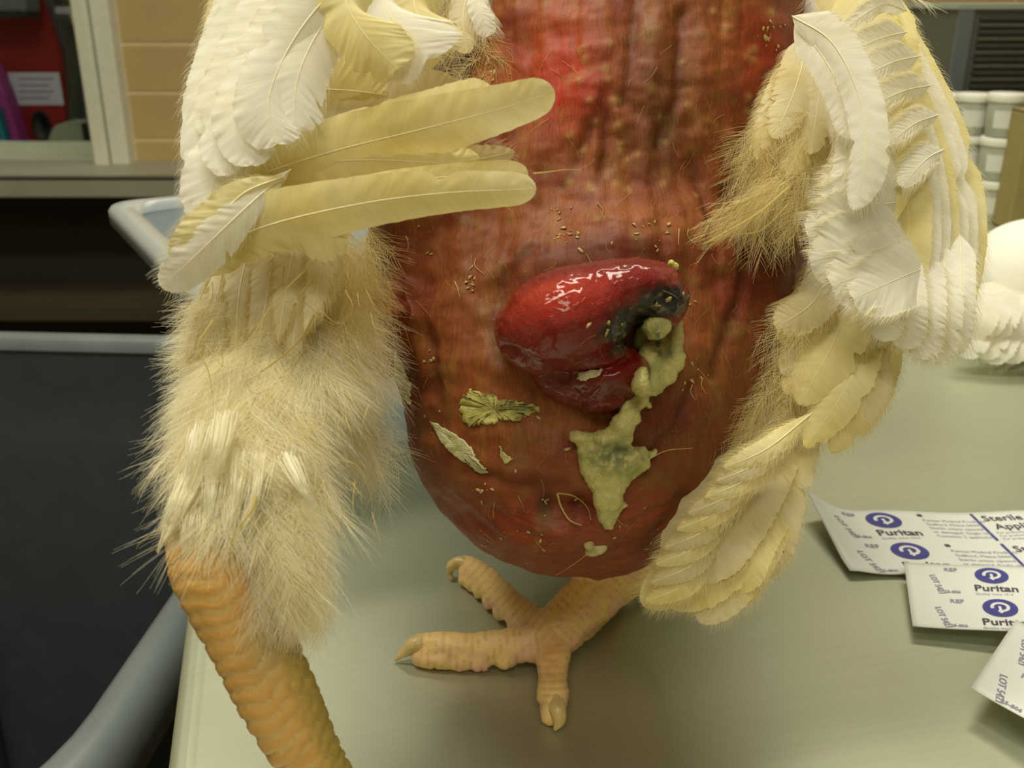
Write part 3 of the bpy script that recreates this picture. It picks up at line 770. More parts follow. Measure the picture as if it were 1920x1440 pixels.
base = blend(base, L_((120, 38, 30)), g2(X, Y, 1085, 955, 36, 28)*.8)  # darker inside the belly dimples, here and next line
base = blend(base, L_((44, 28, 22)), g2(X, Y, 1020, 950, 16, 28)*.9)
base = blend(base, L_((214, 170, 128)), fol*.75)
base = blend(base, L_((170, 150, 90)), sstep(.25, .6, n3[:, 0])*.35*(1-front*.3))
# the thigh skin is pale under its down
pale = np.clip(1-sstep(620, 740, X+0.0*Y), 0, 1)*(Y > 380)
base = blend(base, np.array([[1.3, 1.25, 1.1]]), pale*.95)
base = blend(base, L_((206, 130, 98)), g2(X, Y, 405, 1030, 70, 60)*.9)
yel = np.repeat(L_((240, 188, 104)), len(v), 0)
yel = blend(yel, L_((222, 168, 78)), sstep(-.1, .5, n3)*.7)
yL = blend(yel, L_((196, 170, 74)), sstep(5, 50, sideL)*.9)
yL = blend(yL, L_((196, 148, 108)), g2(X, Y, 500, 1100, 60, 120)*.6)
yL = blend(yL, L_((168, 158, 112)), g2(X, Y, 505, 1210, 36, 60)*.7)
yL = blend(yL, L_((244, 214, 150)), jL*.75*left_c+jL*.45*(1-left_c))
yR = np.repeat(L_((240, 204, 132)), len(v), 0)
yR = blend(yR, L_((238, 190, 156)), sstep(-.25, .25, n3)*(1-np.clip(nrm[:, 2:3], 0, 1))*.9+g2(X, Y, 1000, 1200, 50, 40)[:, None]*.4)
yR = blend(yR, L_((176, 132, 60)), jR*.4)
yR = blend(yR, L_((204, 140, 70)), g2(X, Y, 1035, 1225, 26, 40)*.6)
base = base*np.array([[.56, .56, .32]])
tint = blend(blend(base, yL, mLf), yR, mR)
wq = sstep(850, 960, Y); wx = .16*vnoise(X/90, Y/110, 21., 3)
flow = np.stack([(X/100+wx)*(1-wq)+(rad/100)*wq, (Y/100)*(1-wq)+(th*2.4)*wq, np.zeros(len(v))], 1)
flow = np.where(leg[:, None] > .5, np.stack([X/100, Y/100, D*4], 1), flow)
setattr_(body_me, tint, flow)
body_me.materials.append(M['skin']); body_me.materials.append(M['leg_skin'])
lp = np.empty(len(body_me.polygons)*4, np.int32); body_me.loops.foreach_get('vertex_index', lp)
body_me.polygons.foreach_set('material_index', (leg[lp.reshape(-1, 4)].mean(1) > .5).astype(np.int32))
body = toh(link('body', body_me, [], None, True)); body['label'] = 'bare reddened skin with yellow scaled legs'
body_me.polygons.foreach_set('use_smooth', [True]*len(body_me.polygons))
BT = BVHTree.FromPolygons([tuple(a) for a in v2], [tuple(p.vertices) for p in body_me.polygons])
def surf(px, py, lift=0.0):
    h = BT.ray_cast(CAM, ray(px, py).normalized())
    if h[0] is None: return None, None
    return h[0]+h[1]*lift, h[1]
# claws
def tube_obj(name, pts, radii, mat, n=10, ns=24, parent=None):
    pr = catmull(np.hstack([np.array([tuple(q_) for q_ in pts]), np.array(radii)[:, None]]), ns); V = []; F = []; a_ = None
    for i in range(ns):
        t_ = (Vector(pr[min(i+1, ns-1)][:3])-Vector(pr[max(i-1, 0)][:3])).normalized()
        if a_ is None: a_ = t_.orthogonal().normalized()
        a_ = (a_-t_*a_.dot(t_)).normalized(); b_ = t_.cross(a_)
        for k in range(n): V.append(Vector(pr[i][:3])+(a_*math.cos(2*math.pi*k/n)+b_*math.sin(2*math.pi*k/n))*max(pr[i][3], 1e-4))
    F = [(i*n+k, i*n+(k+1) % n, (i+1)*n+(k+1) % n, (i+1)*n+k) for i in range(ns-1) for k in range(n)]
    F += [tuple(range(n))[::-1], tuple((ns-1)*n+k for k in range(n))]
    return mesh(name, V, F, mat, parent, True)
toh(tube_obj('claw', [tt(882, 1064, .008), tt(864, 1054, .0095), tt(848, 1060, .008), tt(843, 1072, .004), tt(848, 1088, .0012)], [.0034, .0030, .0024, .0017, .0005], M['claw']))
toh(tube_obj('claw', [tt(800, 1208, .0075), tt(778, 1208, .0085), tt(762, 1220, .0055), tt(741, 1238, .0012)], [.0040, .0033, .0024, .0006], M['claw']))
toh(tube_obj('claw', [tt(1040, 1318, .0075), tt(1046, 1332, .0075), tt(1048, 1352, .0045), tt(1040, 1369, .0012)], [.0040, .0032, .0024, .0006], M['claw']))
toh(tube_obj('claw', [tt(1168, 1113, .006), tt(1182, 1102, .007), tt(1196, 1108, .005), tt(1194, 1120, .001)], [.0028, .0022, .0017, .0005], M['claw']))

# ---- plumage of the back and wing roots behind the bare skin
M['plumage'] = simple('white_plumage', (250, 248, 232), .8, var=.03, scale=30, bump=.001)
bp = blob_mesh('back_plumage', [ell(1110, 130, .475, 400, 400, .085, 0), ell(1120, -60, .47, 420, 380, .08, 0), ell(1060, -300, .45, 360, 260, .07, 0), ell(640, 40, .335, 120, 210, .035, 0), ell(760, -60, .38, 190, 200, .05, 0),
     ell(1575, 120, .375, 100, 220, .03, 0), ell(1500, 0, .41, 150, 260, .05, 0)], .003, 6)
bp.polygons.foreach_set('use_smooth', [True]*len(bp.polygons))
bpo = toh(link('back_plumage', bp, M['plumage'], None, True)); bpo['label'] = 'white plumage of the back'
# ---- prolapsed tissue
pm = blob_mesh('prolapse', [ell(1062, 600, .290, 138, 98, .026, 22), ell(1160, 545, .292, 120, 60, .022, 5), ell(1225, 560, .294, 68, 56, .019, -20),
     ell(985, 620, .297, 58, 62, .016, 30), ell(1120, 690, .296, 100, 62, .018, -10), ell(1128, 738, .297, 62, 40, .014, 5), ell(1065, 715, .300, 78, 46, .013, -28)], .0009, 10)
v = co(pm); nn_ = no(pm); X, Y, D = proj(v)
fr_ = sstep(.0, .4, -(nn_ @ np.array(FW)))
dd = .0005*vnoise(X/40, Y/40, 2., 3)+.00035*vnoise(X/9, Y/9, 3., 2)
fold, _ = polydist(X, Y, [(940, 650), (1000, 690), (1060, 712), (1150, 690), (1190, 660)]); dd -= .0028*np.exp(-(fold/11)**2)*fr_
fold2, _ = polydist(X, Y, [(1080, 770), (1110, 752), (1170, 748)]); dd -= .001*np.exp(-(fold2/6)**2)*fr_
setco(pm, v+nn_*dd[:, None])
n1 = vnoise(X/30, Y/30, 5., 4); n2 = vnoise(X/14, Y/14, 6., 3)
c_ = np.repeat(L_((134, 14, 5)), len(v), 0)
c_ = blend(c_, L_((186, 46, 16)), g2(X, Y, 1040, 555, 110, 50, -15)*.9)
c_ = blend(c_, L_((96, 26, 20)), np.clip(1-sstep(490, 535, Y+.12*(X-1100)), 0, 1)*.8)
c_ = blend(c_, L_((96, 10, 14)), g2(X, Y, 1120, 740, 110, 60)*.7)
nec = np.clip(g2(X, Y, 1255, 560, 62, 34, 8)*1.8+g2(X, Y, 1160, 625, 42, 44, 0)*1.8+g2(X, Y, 1205, 590, 40, 22, -30)*1.3-.45+n1*.6, 0, 1)
c_ = blend(c_, L_((7, 6, 8)), nec*.99)
film = np.clip(g2(X, Y, 1050, 735, 100, 30, 35)*1.3-.3+n2*.7, 0, 1); c_ = blend(c_, L_((150, 84, 84)), film*.55)
spk = np.clip(sstep(.35, .6, n2)*nec, 0, 1); c_ = blend(c_, L_((150, 140, 96)), spk*.6)
setattr_(pm, c_, np.stack([X/100, Y/100, D*0], 1))
prl = toh(link('prolapse', pm, M['wet'], None, True)); prl['label'] = 'glossy dark red prolapsed tissue below the tail'
pm.polygons.foreach_set('use_smooth', [True]*len(pm.polygons))
BT2 = BVHTree.FromPolygons([tuple(a) for a in co(pm)], [tuple(p.vertices) for p in pm.polygons])
def surf2(px, py, lift=0.0):
    r_ = ray(px, py).normalized(); h = BT.ray_cast(CAM, r_); h2 = BT2.ray_cast(CAM, r_)
    c = [q_ for q_ in (h, h2) if q_[0] is not None]
    if not c: return None, None
    b = min(c, key=lambda q_: q_[3]); return b[0]+b[1]*lift, b[1]
# ---- droppings
def crust(name, pieces, voxel, amp, cols, seed, smooth=2, label=None):
    pt = []
    for (px, py, rx, ry, rot, thick, lift) in pieces:
        s_, n_ = surf2(px, py)
        d_ = (s_-CAM).dot(FW)-lift
        pt.append(ell(px, py, d_, rx, ry, thick, rot))
    me = blob_mesh(name, pt, voxel, smooth)
    v = co(me); nn_ = no(me); X, Y, D = proj(v)
    setco(me, v+nn_*(amp*(.5*vnoise(X/30, Y/30, seed, 3)+.22*vnoise(X/9, Y/9, seed, 2)))[:, None])
    m1 = vnoise(X/38, Y/38, seed+1, 3); m2 = vnoise(X/12, Y/12, seed+2, 3)
    c = np.repeat(L_(cols[0]), len(v), 0); c = blend(c, L_(cols[1]), sstep(-.15, .35, m1)); c = blend(c, L_(cols[2]), sstep(.1, .5, m2)*.5)
    if seed == 40.: c = blend(c, L_((66, 78, 52)), np.clip(g2(X, Y, 1150, 855, 52, 34)*.8+g2(X, Y, 1235, 640, 8, 34)*.9+g2(X, Y, 1225, 640, 60, 30)*.2, 0, 1)*sstep(-.45, .15, m2))
    setattr_(me, c, np.stack([X/100, Y/100, D*0], 1)); me.polygons.foreach_set('use_smooth', [True]*len(me.polygons))
    o = toh(link(name, me, M['crust'], None, True))
    if label: o['label'] = label
    return o
st = [(1232, 612, 30, 26, 0, .005, .002), (1262, 628, 18, 40, -5, .006, .003), (1265, 665, 17, 34, 15, .006, .003), (1245, 695, 22, 30, 35, .006, .003), (1222, 715, 26, 28, 30, .006, .003),
      (1205, 640, 18, 34, 0, .004, .001), (1238, 650, 26, 40, 0, .003, .0005), (1218, 672, 22, 34, 10, .006, .003), (1203, 715, 18, 30, -5, .006, .003), (1195, 745, 20, 26, 20, .006, .004), (1180, 775, 20, 28, 25, .006, .006), (1166, 800, 22, 26, 20, .006, .008), (1150, 822, 40, 18, 0, .006, .006),
      (1092, 822, 30, 15, -12, .005, .003), (1120, 845, 40, 18, 0, .005, .002), (1145, 862, 62, 36, 0, .005, .002), (1190, 855, 30, 18, 25, .004, .001), (1222, 850, 14, 9, 30, .003, .001), (1142, 900, 42, 30, 0, .005, .001), (1195, 880, 30, 12, 38, .003, .001),
      (1140, 935, 30, 26, 0, .005, .001), (1162, 948, 16, 10, 10, .003, .001), (1140, 962, 22, 22, 0, .004, .001), (1142, 983, 12, 14, 0, .003, .001), (1215, 760, 8, 8, 0, .003, .001), (1110, 880, 22, 30, 15, .004, .001)]
crust('dropping', st, .0007, .0014, [(206, 196, 124), (182, 182, 110), (226, 214, 156)], 40., 14, 'yellow green dropping streaked over the vent and belly')
def patch(outline, thick, cols, seed, jag=3.0, label=None, lift=.0002):
    rnd = random.Random(seed); pts = []
    n = len(outline)
    for i in range(n):
        (x0, y0), (x1, y1) = outline[i], outline[(i+1) % n]; m_ = max(2, int(math.hypot(x1-x0, y1-y0)/4))
        for k in range(m_):
            t_ = k/m_; pts.append((x0+(x1-x0)*t_+rnd.gauss(0, jag*.5), y0+(y1-y0)*t_+rnd.gauss(0, jag*.5)))
    cx_ = sum(p[0] for p in pts)/len(pts); cy_ = sum(p[1] for p in pts)/len(pts); V = []; n = len(pts)
    rings = [1.0, .97, .86, .7, .5, .3, .12]
    for ri, q_ in enumerate(rings):
        for x, y in pts:
            xx, yy = cx_+(x-cx_)*q_, cy_+(y-cy_)*q_; s_, nv = surf2(xx, yy)
            h_ = 0 if ri == 0 else thick*(.7+.5*noise.noise(Vector((xx/9, yy/9, seed)))+.35*noise.noise(Vector((xx/28, yy/28, seed))))
            V.append(s_+nv*(lift+h_))
    F = [(r_*n+k, r_*n+(k+1) % n, (r_+1)*n+(k+1) % n, (r_+1)*n+k) for r_ in range(len(rings)-1) for k in range(n)]
    F.append(tuple((len(rings)-1)*n+k for k in range(n)))
    o = toh(mesh('dropping', V, F, M['crust'], None, True)); me = o.data
    v = co(me); X, Y, D = proj(v); m1 = vnoise(X/30, Y/30, seed+1, 3); m2 = vnoise(X/10, Y/10, seed+2, 3)
    c = np.repeat(L_(cols[0]), len(v), 0); c = blend(c, L_(cols[1]), sstep(-.2, .3, m1)); c = blend(c, L_(cols[2]), sstep(.1, .5, m2)*.6)
    setattr_(me, c, np.stack([X/100, Y/100, D*0], 1))
    if label: o['label'] = label
patch([(883, 728), (915, 740), (935, 748), (965, 755), (1000, 757), (1012, 768), (985, 778), (975, 790), (945, 786), (915, 796), (880, 800), (865, 775), (862, 755)], .0011, [(192, 184, 96), (146, 140, 66), (212, 204, 140)], 50., 5, 'ragged olive crust on the belly')
patch([(808, 788), (830, 800), (862, 818), (885, 838), (895, 860), (915, 885), (905, 890), (880, 870), (855, 856), (830, 830)], .0007, [(206, 202, 152), (190, 184, 124), (220, 214, 172)], 60., 2, 'pale lance shaped flake on the belly')
patch([(938, 835), (944, 845), (962, 862), (950, 868), (940, 858)], .0006, [(200, 190, 124), (180, 170, 100), (210, 200, 150)], 61., 2)
patch([(1085, 700), (1110, 692), (1130, 694), (1126, 704), (1100, 714), (1082, 712)], .0006, [(206, 196, 150), (176, 160, 116), (220, 210, 176)], 63., 2)
patch([(738, 655), (752, 680), (772, 720), (770, 760), (755, 730), (738, 700)], .0007, [(236, 226, 176), (226, 212, 156), (240, 232, 190)], 66., 2)
crust('dropping', [(1118, 1030, 22, 13, 20, .002, .0005), (1105, 1022, 10, 10, 0, .002, .0005)], .0006, .0006, [(196, 186, 130), (176, 164, 100), (216, 206, 160)], 62., 1)
crust('dropping', [(1262, 500, 11, 9, 0, .003, .001), (1258, 494, 5, 7, 0, .003, .0015)], .0006, .0004, [(216, 210, 110), (206, 196, 100), (226, 220, 150)], 64., 1)
# loose crumbs of crust stuck to skin: countless, one stuff part
random.seed(77); bm = bmesh.new()
spots = [(1065, 440, 34, 14, 26), (1230, 425, 50, 26, 16), (1050, 400, 26, 20, 10), (880, 520, 8, 40, 16), (1150, 620, 34, 20, 10), (1255, 560, 36, 16, 14), (1300, 700, 26, 34, 16), (1000, 790, 30, 16, 12),
         (900, 930, 26, 26, 14), (1020, 950, 12, 26, 10), (960, 1010, 90, 30, 26), (800, 640, 30, 60, 10), (1200, 980, 60, 60, 12), (960, 900, 120, 60, 16), (1180, 460, 100, 20, 10), (760, 470, 40, 40, 10),
         (880, 120, 50, 60, 90), (860, 60, 40, 50, 50), (1440, 60, 25, 30, 34), (720, 700, 30, 80, 10), (830, 800, 60, 50, 8)]
for cx_, cy_, sx_, sy_, n_ in spots:
    for _ in range(int(n_*.5)):
        x_, y_ = random.gauss(cx_, sx_*.6), random.gauss(cy_, sy_*.6); s_, nv = surf2(x_, y_, .0002)
        if s_ is None: continue
        r_ = random.uniform(.0002, .0006)
        mt = Matrix.Translation(s_) @ nv.to_track_quat('Z', 'Y').to_matrix().to_4x4() @ Matrix.Rotation(random.uniform(0, 6), 4, 'Z') @ Matrix.Diagonal((r_*random.uniform(.8, 3.2), r_, r_*.5, 1))
        r0 = bmesh.ops.create_icosphere(bm, subdivisions=1, radius=1, matrix=mt)
        for q_ in r0['verts']: q_.co += Vector((random.uniform(-1, 1), random.uniform(-1, 1), random.uniform(-1, 1)))*r_*.5
me = bpy.data.meshes.new('crust_crumbs'); bm.to_mesh(me); bm.free()
M['crumb'] = simple('crust_crumbs', (186, 160, 98), .6, var=.2, scale=300)
o = toh(link('crust_crumbs', me, M['crumb'], None, True)); o['kind'] = 'stuff'

# ------------------------------------------------------------------ feathers
FR = {'white_feather_vane': [], 'cream_feather_vane': [], 'buff_feather_vane': []}
def feather(pts, wl, wr, mat, parent, seed=0, roll=0.0, cup=.18, slant=.55, rag=.12, ns=84, name='feather', base0=.10, tip=.30, splits=3, shaft=.00022, nu=5, bend=0.0, prof=None, fringe=3):
    rnd = random.Random(seed)
    W3 = [tuple(P(*p)) for p in pts]; C = catmull(W3, ns)
    Vv, F, uv, mi = [], [], [], []
    sp = [(rnd.uniform(.35, .95), rnd.choice((-1, 1)), rnd.uniform(.012, .03), rnd.uniform(.35, .8)) for _ in range(splits)]
    frames = []
    for i in range(ns):
        c = Vector(C[i]); t_ = (Vector(C[min(i+1, ns-1)])-Vector(C[max(i-1, 0)])).normalized()
        view = (c-CAM).normalized(); b_ = t_.cross(view).normalized(); n_ = b_.cross(t_).normalized()
        if n_.dot(view) > 0: n_ = -n_          # n_ faces the camera
        rr = roll + bend*(i/ns); b2 = b_*math.cos(rr)+n_*math.sin(rr); n2_ = n_*math.cos(rr)-b_*math.sin(rr)
        frames.append((c, t_, b2, n2_))
    sc = (Vector(C[ns//2])-CAM).dot(FW)/FPX
    for i, (c, t_, b2, n2_) in enumerate(frames):
        s = i/(ns-1)
        pf = min(1, (s/base0)**.7 if base0 > 0 else 1)*(1-max(0, (s-(1-tip))/tip)**2.4)**.8 if s < 1 else 0
        if prof: pf *= prof(s)
        for side in (-1, 1):
            wv = (wl if side < 0 else wr)*sc*pf
            rg = 1+rag*(noise.noise(Vector((s*34, side*7, seed)))*1.2+noise.noise(Vector((s*110, side*3, seed+5)))*.8)
            sh = rag*.8*noise.noise(Vector((s*26, side*5, seed+9)))
            rg = 1+(rg-1)*.55
            for (ss, sd, wdt, dep) in sp[:2]:
                if sd == side: rg *= 1-.5*dep*math.exp(-((s-ss)/wdt)**2)
            for j in range(nu+1):
                if side > 0 and j == 0: continue
                u = j/nu
                off = wv*u*rg
                p = c + b2*(side*off) + t_*(off*slant*(1+sh*u*2)) - n2_*(cup*off*u) + n2_*(.0005*noise.noise(Vector((s*30, side*u*2, seed+3)))*u)
                Vv.append(p)
                if j == nu and fringe and s > .08:
                    for q_ in range(fringe):
                        dr = b2*side*(1-.5*s)+t_*(slant+.25+rnd.uniform(-.15, .45))-n2_*(cup+rnd.uniform(-.2, .3)); dr = dr.normalized()*rnd.uniform(.0015, .0048)*min(1, pf*1.5+.2)
                        st_ = p-dr*.25+t_*rnd.uniform(-.0006, .0006)
                        FR[mat.name].append((st_, st_+dr*.55+n2_*rnd.gauss(0, .0003), st_+dr+t_*dr.length*rnd.uniform(-.1, .35)-Vector((0, 0, dr.length*.12))))
    K = 2*nu+1
    # order per row: left nu+1 (j=0..nu), right nu (1..nu)
    def idx(i, k):         # k from -nu..nu
        return i*K + (-k if k <= 0 else nu+k)
    for i in range(ns-1):
        for k in range(-nu, nu):
            F.append((idx(i, k), idx(i, k+1), idx(i+1, k+1), idx(i+1, k))); mi.append(0)
            uv += [(k/nu, i/ns), ((k+1)/nu, i/ns), ((k+1)/nu, (i+1)/ns), (k/nu, (i+1)/ns)]
    # shaft
    n = 5; b0 = len(Vv); step = 3; rows = list(range(0, ns, step))
    for i in rows:
        c, t_, b2, n2_ = frames[i]; r_ = shaft*(1-.85*i/ns)
        for k in range(n):
            a = 2*math.pi*k/n; Vv.append(c+(b2*math.cos(a)+n2_*math.sin(a))*r_+n2_*r_*.4)
    for i in range(len(rows)-1):
        for k in range(n):
            F.append((b0+i*n+k, b0+i*n+(k+1) % n, b0+(i+1)*n+(k+1) % n, b0+(i+1)*n+k)); mi.append(1); uv += [(0, 0)]*4
    me = bpy.data.meshes.new(name); me.from_pydata([tuple(q_) for q_ in Vv], [], F)
    ul = me.uv_layers.new(name='UVMap'); ul.data.foreach_set('uv', np.array([(u*.5+seed*1.37, w_+seed*.77) for u, w_ in uv], np.float32).ravel())
    me.materials.append(mat); me.materials.append(M['shaft']); me.polygons.foreach_set('material_index', mi)
    me.polygons.foreach_set('use_smooth', [True]*len(F)); me.update()
    o = bpy.data.objects.new(name, me); COL.objects.link(o); o.parent = parent
    o.matrix_parent_inverse = HINV if parent is hen else Matrix()
    return o
VW, VC, VD = M['vane_white'], M['vane_cream'], M['vane_dim']
def sub(name, label):
    o = empty(name); o.parent = hen; o.matrix_parent_inverse = HINV; o['label'] = label
    return o
tail = sub('tail', 'cream tail feathers bent across the rear')
wingL = sub('wing', 'white feathers hanging at the left of the bare skin')
wingR = sub('wing', 'white layered feathers of the right side')
def fl(parent, pts, wl, wr, mat, seed, **k):
    if parent is tail: k.setdefault('fringe', 1 if k.get('splits', 0) > 3 else 0)
    nm = 'tail_feather' if parent is tail else 'wing_feather'
    return feather(pts, wl, wr, mat, parent, seed, name=nm, **k)

# --- tail feathers lying across the skin, tips to the right
fl(tail, [(430, 345, .262), (620, 285, .257), (800, 240, .252), (935, 205, .25), (1040, 172, .249)], 62, 60, VC, 1, roll=.15, rag=.05, tip=.16, splits=1, slant=.6, base0=.2, prof=lambda q: 1-.5*max(0, (q-.35)/.65))
fl(tail, [(400, 350, .268), (560, 290, .262), (720, 240, .258), (850, 205, .257), (928, 176, .257)], 56, 48, VC, 2, roll=-.1, rag=.07, tip=.3, splits=2)
fl(tail, [(420, 380, .272), (600, 315, .268), (760, 300, .265), (880, 300, .265), (965, 284, .266)], 40, 30, VD, 3, rag=.14, tip=.45, splits=5)
fl(tail, [(440, 340, .264), (560, 308, .260), (700, 300, .257), (820, 305, .256), (900, 298, .256)], 36, 34, VC, 4, rag=.1, tip=.35, splits=3)
fl(tail, [(340, 500, .256), (480, 430, .250), (660, 385, .247), (830, 362, .246), (1006, 354, .247)], 58, 60, VC, 5, roll=.1, rag=.06, tip=.10, splits=1, slant=.6, base0=.25, prof=lambda q: 1-.52*max(0, (q-.25)/.75))
fl(tail, [(380, 470, .262), (540, 392, .258), (700, 350, .256), (850, 330, .255), (990, 322, .255)], 46, 24, VC, 6, rag=.06, tip=.12, splits=2)
fl(tail, [(330, 520, .258), (420, 450, .252), (520, 415, .250), (600, 428, .250), (655, 445, .252)], 60, 46, VC, 7, rag=.14, tip=.4, splits=4)
fl(tail, [(545, 318, .252), (480, 372, .247), (420, 428, .244), (355, 490, .243), (302, 538, .244)], 40, 46, VW, 8, rag=.10, tip=.5, splits=4, cup=.2, base0=.45, slant=.9)
fl(tail, [(535, 330, .250), (460, 360, .246), (410, 410, .244), (372, 455, .243), (330, 510, .244)], 46, 44, VC, 9, rag=.10, tip=.5, splits=4, cup=.2, base0=.45, slant=.9)
fl(tail, [(520, 150, .285), (590, 165, .28), (660, 170, .277), (725, 178, .276)], 30, 58, VC, 10, rag=.06, tip=.6, splits=1)
fl(tail, [(560, 260, .285), (640, 228, .28), (720, 200, .277), (800, 170, .276), (860, 160, .276)], 50, 40, VD, 11, rag=.10, tip=.5, splits=2)
# --- left wing coverts: sweep from the top down
random.seed(5)
cov = [
 ([(700, -60, .262), (610, 40, .256), (560, 140, .25), (550, 240, .248)], 60, 60, VW),
 ([(660, -60, .258), (560, 60, .252), (505, 180, .247), (520, 270, .246)], 58, 58, VW),
 ([(620, -60, .262), (520, 70, .256), (460, 200, .25), (470, 310, .247)], 54, 56, VW),
 ([(560, -70, .266), (480, 60, .258), (425, 190, .252), (415, 330, .248)], 50, 54, VW),
 ([(520, -70, .272), (440, 60, .264), (392, 200, .256), (385, 350, .252)], 46, 48, VW),
 ([(480, -80, .28), (425, 40, .272), (384, 180, .264), (372, 330, .258), (368, 400, .256)], 34, 40, VW),
 ([(560, -60, .27), (470, 130, .26), (410, 300, .252), (385, 420, .249)], 56, 60, VW),
 ([(620, -40, .268), (520, 150, .262), (450, 300, .256), (420, 400, .252)], 60, 60, VC),
 ([(470, -80, .29), (440, 0, .286), (425, 60, .284), (432, 140, .282)], 36, 36, VC),
 ([(430, -80, .292), (412, 0, .29), (405, 60, .288), (404, 120, .287)], 20, 28, VD),
 ([(540, -90, .285), (500, -10, .28), (480, 60, .276), (470, 150, .274)], 44, 44, VC),
 ([(780, -110, .266), (720, -20, .262), (745, 50, .258), (800, 112, .256)], 72, 90, VW),
 ([(840, -110, .27), (780, -20, .264), (790, 40, .261), (832, 100, .26)], 60, 60, VC),
 ([(700, -90, .26), (650, -10, .256), (680, 60, .254), (745, 130, .255)], 56, 66, VC),
 ([(920, -80, .285), (880, -20, .28), (868, 40, .277), (876, 100, .276)], 26, 22, VD),
 ([(930, -80, .282), (900, -10, .277), (905, 30, .275), (918, 66, .275)], 22, 20, VW),
]
for i, (p_, a, b, m_) in enumerate(cov): fl(wingL, p_, a, b, m_, 30+i, rag=.10, tip=.4, splits=2, cup=.2, slant=.8, fringe=1)
# underlying body-side feathers seen between wing and leg
for i, (x0, y0, x1, y1, x2, y2, w_) in enumerate([(560, 430, 540, 520, 520, 620, 46), (480, 430, 450, 540, 440, 650, 46), (520, 440, 500, 560, 470, 690, 50), (610, 430, 600, 520, 570, 600, 42), (430, 440, 410, 540, 372, 640, 34), (440, 470, 395, 560, 350, 650, 26), (570, 460, 560, 560, 540, 680, 50), (500, 460, 480, 580, 455, 740, 34)]):
    fl(wingL, [(x0, y0-20, .290), (x1, y1, .270), (x2, y2+25, .262)], w_*.85, w_*.85, VD, 60+i, rag=.2, tip=.85, splits=5, slant=1.2, fringe=5, prof=lambda q: 1-.55*q)

# --- right wing
rw = []
# outer long white feathers following the leading edge
for k in range(7):
    o_ = k*17
    rw.append(([(1560-o_*.2, -60, .345-k*.002), (1668-o_*.7, 60, .338-k*.002), (1772-o_*.9, 260, .330-k*.002), (1806-o_*1.0, 440, .325-k*.002), (1768-o_*.95+6*(k % 2), 655-k*4, .325-k*.002)], 36, 40, VW if k % 3 else VC))
for i, (p_, a, b, m_) in enumerate(rw): fl(wingR, p_, a, b, m_, 90+i, rag=.07, tip=.22, splits=2, base0=.05, cup=.15, ns=100)
# coverts whose tips point down-left, in rows
rows3 = [ # (start x,y,d) (tip x,y) width
 (1755, 340, 1545, 375, 54), (1760, 380, 1535, 405, 54), (1762, 400, 1515, 445, 56), (1770, 440, 1520, 490, 58), (1775, 470, 1560, 535, 56), (1790, 480, 1600, 560, 50)]
for i, (x0, y0, x1, y1, w_) in enumerate(rows3, 6):
    xm, ym = (x0+x1)/2, (y0+y1)/2-12; w_ *= 1.25
    fl(wingR, [(x0+10, y0, .347), (xm+24, ym, .315-i*.0006), (x1, y1, .309-i*.0006)], w_, w_, VW, 110+i, rag=.12, tip=.6, splits=1, cup=.12, slant=.9, fringe=5)
for i, (p_, a, b, m_) in enumerate([([(1600, -60, .325), (1625, 80, .318), (1640, 240, .314), (1620, 400, .314)], 70, 60, VC), ([(1650, -40, .323), (1672, 120, .316), (1680, 260, .313), (1660, 430, .313)], 60, 50, VC),
      ([(1700, 60, .312), (1650, 72, .308), (1590, 98, .308)], 26, 24, VW), ([(1725, 105, .312), (1670, 118, .308), (1604, 152, .307)], 30, 22, VW), ([(1745, 160, .312), (1690, 172, .308), (1622, 206, .308)], 26, 18, VW),
      ([(1760, 215, .312), (1715, 232, .308), (1668, 268, .308)], 24, 16, VW), ([(1770, 280, .312), (1735, 300, .309), (1690, 350, .309)], 26, 20, VW), ([(1700, 20, .312), (1650, 10, .308), (1575, 60, .308)], 16, 16, VW)]):
    fl(wingR, p_, a, b, m_, 400+i, rag=.08, tip=.5, splits=1, cup=.12, slant=.8)
# secondaries that hang straight down
for i, (x0, y0, x1, y1, w_) in enumerate([(1640, 480, 1665, 640, 32), (1690, 470, 1702, 655, 34), (1735, 470, 1730, 675, 34), (1770, 460, 1762, 685, 32), (1800, 440, 1792, 670, 26), (1715, 500, 1748, 680, 28)]):
    fl(wingR, [(x0, y0, .316), ((x0+x1)/2+6, (y0+y1)/2, .306), (x1, y1, .308)], w_, w_, VW, 130+i, rag=.14, tip=.35, splits=4)
# inner white feather, curved
fl(wingR, [(1485, 30, .31), (1560, 80, .302), (1610, 180, .298), (1625, 290, .296), (1600, 395, .298)], 30, 40, VW, 141, rag=.08, tip=.3, splits=3)
fl(wingR, [(1490, 40, .312), (1545, 110, .304), (1585, 190, .301), (1600, 260, .300)], 34, 34, VW, 142, rag=.1, tip=.4, splits=3)
fl(wingR, [(1570, 170, .312), (1590, 240, .306), (1585, 310, .304), (1560, 370, .305)], 24, 30, VW, 143, rag=.16, tip=.5, splits=4)
# yellowish inner feathers between skin and wing
for i, (x0, y0, x1, y1, x2, y2, w_) in enumerate([(1560, 40, 1540, 150, 1520, 290, 50), (1520, 60, 1490, 170, 1450, 260, 40), (1490, 110, 1450, 200, 1418, 300, 26), (1540, 120, 1510, 230, 1480, 330, 40), (1580, 150, 1570, 260, 1545, 360, 40), (1470, 150, 1440, 220, 1430, 280, 24), (1600, 60, 1620, 200, 1600, 340, 50), (1640, 20, 1660, 160, 1650, 300, 50)]):
    fl(wingR, [(x0, y0, .335), (x1, y1, .326), (x2, y2, .322)], w_, w_, VD, 150+i, rag=.22, tip=.7, splits=6)
